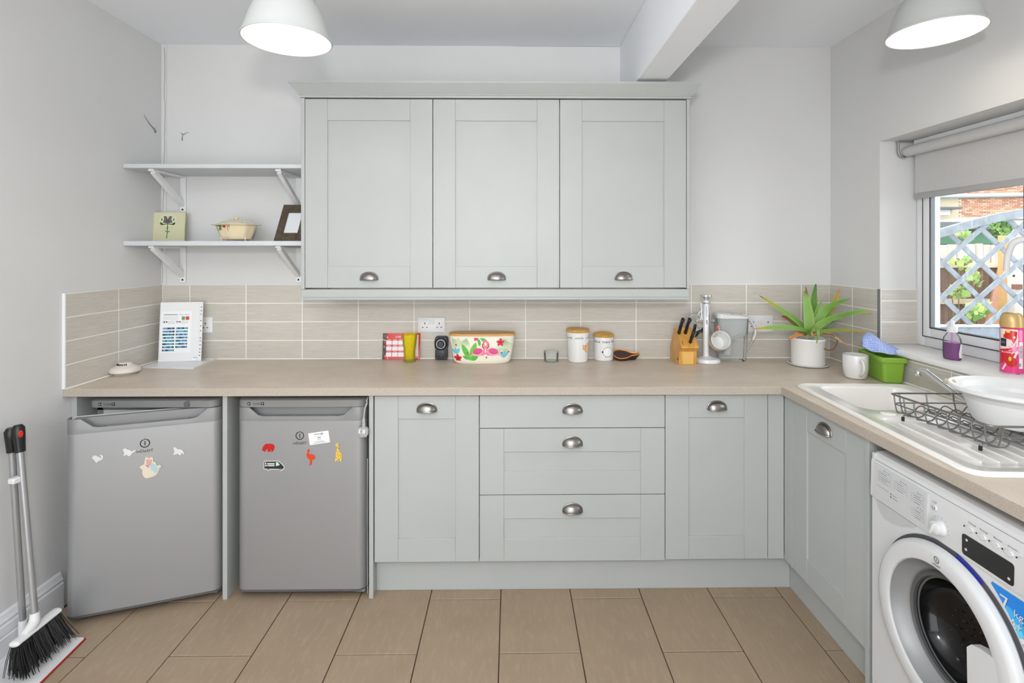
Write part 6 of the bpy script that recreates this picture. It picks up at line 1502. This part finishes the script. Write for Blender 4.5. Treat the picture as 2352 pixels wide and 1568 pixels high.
obj('post', MB().box(a_.x-tw_, a_.x+tw_, 2.45, 2.55, GZ, py(*q2(895, 590), 2.5).z, .02, 2), mat('bleached_wood', (190, 182, 176), .8, noise=((178, 166, 158), (12, 12, 3), 5, .4, .7)), t)
p = py(*q2(893, 983), 2.44); obj('latch', MB().box(p.x-.05, p.x+.05, 2.43, 2.455, p.z-.025, p.z+.025, .004), mat('rust', (120, 78, 60), .7), t)
p = py(*q2(867, 880), 2.44); obj('knot_hole', MB().lathe([(.012, 0), (.012, .004), (0, .004)], 12, M=FRONT(p.x, 2.449, p.z)), M_dark, t)
# green shed, white shed, houses
z0 = py(*q2(400, 575), 4.4).z; z1 = py(*q2(400, 435), 4.4).z; xa = py(*q2(-100, 500), 4.4).x; xb = py(*q2(740, 500), 4.4).x
t = thing('garden_shed', ((xa+xb)/2, 5.0, GZ), 'dark green garden shed behind the fence', 'shed')
M_gs = mat('shed_green', (84, 138, 106), .6)
obj('wall', MB().box(xa, xb, 4.42, 6.0, GZ, z1), M_gs, t, smooth=False)
n = 9
for k in range(n): zz = GZ+(z1-GZ)*k/n; obj('cladding_board', MB().box(xa, xb, 4.395, 4.42, zz+.004, zz+(z1-GZ)/n-.004, .004), M_gs, t, smooth=False)
obj('roof', MB().rings([[(xa-.1, 4.3, z1-.01), (xb+.1, 4.3, z1-.01), (xb+.1, 6.1, z1+.10), (xa-.1, 6.1, z1+.10)], [(xa-.1, 4.3, z1+.09), (xb+.1, 4.3, z1+.09), (xb+.1, 6.1, z1+.2), (xa-.1, 6.1, z1+.2)]]), mat('felt_grey', (110, 112, 116), .9), t, smooth=False)
xa2 = py(*q2(818, 450), 4.6).x; zz = py(*q2(880, 345), 4.6).z
t = thing('white_shed', (xa2+1.0, 5.2, GZ), 'white boarded outbuilding to the right of the green shed', 'shed')
obj('wall', MB().box(xa2, xa2+2.2, 4.62, 6.2, GZ, zz), M_trimw, t, smooth=False)
for k in range(8): z_ = GZ+(zz-GZ)*k/8; obj('cladding_board', MB().box(xa2, xa2+2.2, 4.60, 4.62, z_+.006, z_+(zz-GZ)/8-.006, .003), M_trimw, t, smooth=False)
obj('roof', MB().box(xa2-.08, xa2+2.3, 4.5, 6.3, zz, zz+.06, .01), M_trimw, t)
# brick house: each brick of the lower courses in view is built
YB = 20.0
xa = py(*q2(345, 200), YB).x; zt_ = py(*q2(600, 60), YB).z; zb0 = py(*q2(600, 350), YB).z
t = thing('brick_house', (xa+5, YB+2, GZ), 'pinkish red brick house wall beyond the yard', 'house')
obj('wall', MB().box(xa, xa+26, YB+.012, YB+4, GZ, 7.5), mat('mortar', (226, 206, 186), .9), t, smooth=False)
M_bk = [mat('brick_%d' % i, c_, .85) for i, c_ in enumerate(((190, 142, 118), (180, 128, 104), (200, 154, 128), (172, 118, 98), (206, 168, 142)))]
bmesh_ = [to_mesh('brick', MB().box(0, .215, -.012, .012, 0, .065, .003), m_, False) for m_ in M_bk]
rb = random.Random(2); nb = 0; row = 0; zz = zb0
while zz < zt_+.1 and nb < 290:
    x = xa+(-.11 if row % 2 else 0)
    while x < xa+3.3:
        if x >= xa-.001: inst('brick', rb.choice(bmesh_), t, Matrix.Translation((x, YB, zz))); nb += 1
        x += .225
    zz += .075; row += 1
gz_ = py(*q2(500, 90), YB-.3).z
obj('gutter_pipe', MB().tube([(xa-5.5, YB-.15, gz_-.25), (xa+26, YB-.15, gz_+.42)], .095, 14), mat('pipe_grey', (176, 186, 192), .5), t)
# rendered house to the left
xr0 = xa-6.5
t = thing('rendered_house', (xa-3.2, YB+2, GZ), 'pale rendered house wall with a small window hood beside the brick house', 'house')
obj('wall', MB().box(xr0, xa-.01, YB+.02, YB+4, GZ, 7.5), mat('render', (200, 186, 162), .9, bump=(40, .6, .02), noise=((200, 182, 152), 14, 5, .4, .7)), t, smooth=False)
p0 = py(*q2(145, 240), YB-.1); p1 = py(*q2(300, 300), YB-.1)
obj('window_hood', MB().box(p0.x-.8, p1.x, YB-.5, YB+.02, p0.z-.06, p0.z+.03, .005), mat('hood_grey', (90, 92, 96), .6), t)
wn = obj('window', MB().box(p0.x-.8, p1.x-.15, YB-.05, YB+.02, p1.z-.02, p0.z-.06, .004), M_trimw, t)
obj('base_band', MB().box(xr0, xa-.01, YB-.02, YB+.02, GZ, py(*q2(200, 365), YB).z), mat('band_grey', (120, 122, 120), .9), t, smooth=False)
# climbing plants in front of the fence and a bush
def leafmesh(col, nm):
    P = [(0, 0, 0), (.35, .25, .04), (.5, .6, .02), (.3, .7, 0), (.25, 1.0, -.05), (0, .85, .02), (-.25, 1.0, -.05), (-.3, .7, 0), (-.5, .6, .02), (-.35, .25, .04)]
    mb = MB().add(P+[(x, y, z-.02) for x, y, z in P]+[(0, .5, .06)], [(0, 1, 20), (1, 2, 20), (2, 3, 20), (3, 4, 20), (4, 5, 20), (5, 6, 20), (6, 7, 20), (7, 8, 20), (8, 9, 20), (9, 0, 20), tuple(range(19, 9, -1))])
    return to_mesh('leaf', mb, mat(nm, col, .5), False)
LM = [leafmesh((150, 182, 108), 'leaf_light'), leafmesh((116, 158, 84), 'leaf_mid'), leafmesh((182, 196, 116), 'leaf_lime'), leafmesh((88, 134, 72), 'leaf_dark')]
rl_ = random.Random(9)
def vine(cx_, cy_, cxr, cyr, Y, n, size, label, kinds=(0, 1, 2)):
    c_ = py(*q2(cx_, cy_), Y); t = thing('climbing_plant', (c_.x, Y, GZ), label, 'plant', 'plants by the fence')
    st = [(c_.x+.02, Y+.02, GZ)]; tips = []
    for i in range(n):
        x, y = cx_+rl_.uniform(-cxr, cxr), cy_+rl_.uniform(-cyr, cyr); p = py(*q2(x, y), Y+rl_.uniform(-.12, .10)); tips.append(p)
    zs_ = sorted(tips, key=lambda p: p.z); obj('stem', MB().tube(smoothpath([st[0]]+[(p.x, p.y+.02, p.z) for p in zs_[::max(1, n//5)]], 4), .006, 6), mat('stem', (120, 110, 70), .8), t)
    for p in tips:
        M_ = Matrix.Translation(p)@Matrix.Rotation(rl_.uniform(-PI, PI), 4, 'Z')@Matrix.Rotation(R(rl_.uniform(40, 110)), 4, 'X')@Matrix.Rotation(rl_.uniform(-.8, .8), 4, 'Z')@Matrix.Scale(size*rl_.uniform(.7, 1.3), 4)
        inst('leaf', LM[rl_.choice(kinds)], t, M_)
vine(350, 800, 70, 40, 3.0, 15, .085, 'sprig of lime leaves climbing the fence at the rail', (0, 2))
vine(345, 1060, 55, 40, 2.9, 20, .085, 'clump of rounded pale green leaves low on the fence, left')
vine(470, 930, 50, 60, 3.0, 17, .085, 'lime green leafy shoot climbing the middle of the fence', (0, 2))
vine(490, 1240, 90, 70, 2.6, 44, .085, 'leafy green plant growing just above the trellis rail')
vine(735, 455, 75, 75, 3.9, 204, .085, 'dense green bush rising behind the fence', (1, 3, 0))
vine(390, 520, 60, 30, 3.9, 23, .085, 'lime sprig in front of the green shed', (2, 0))
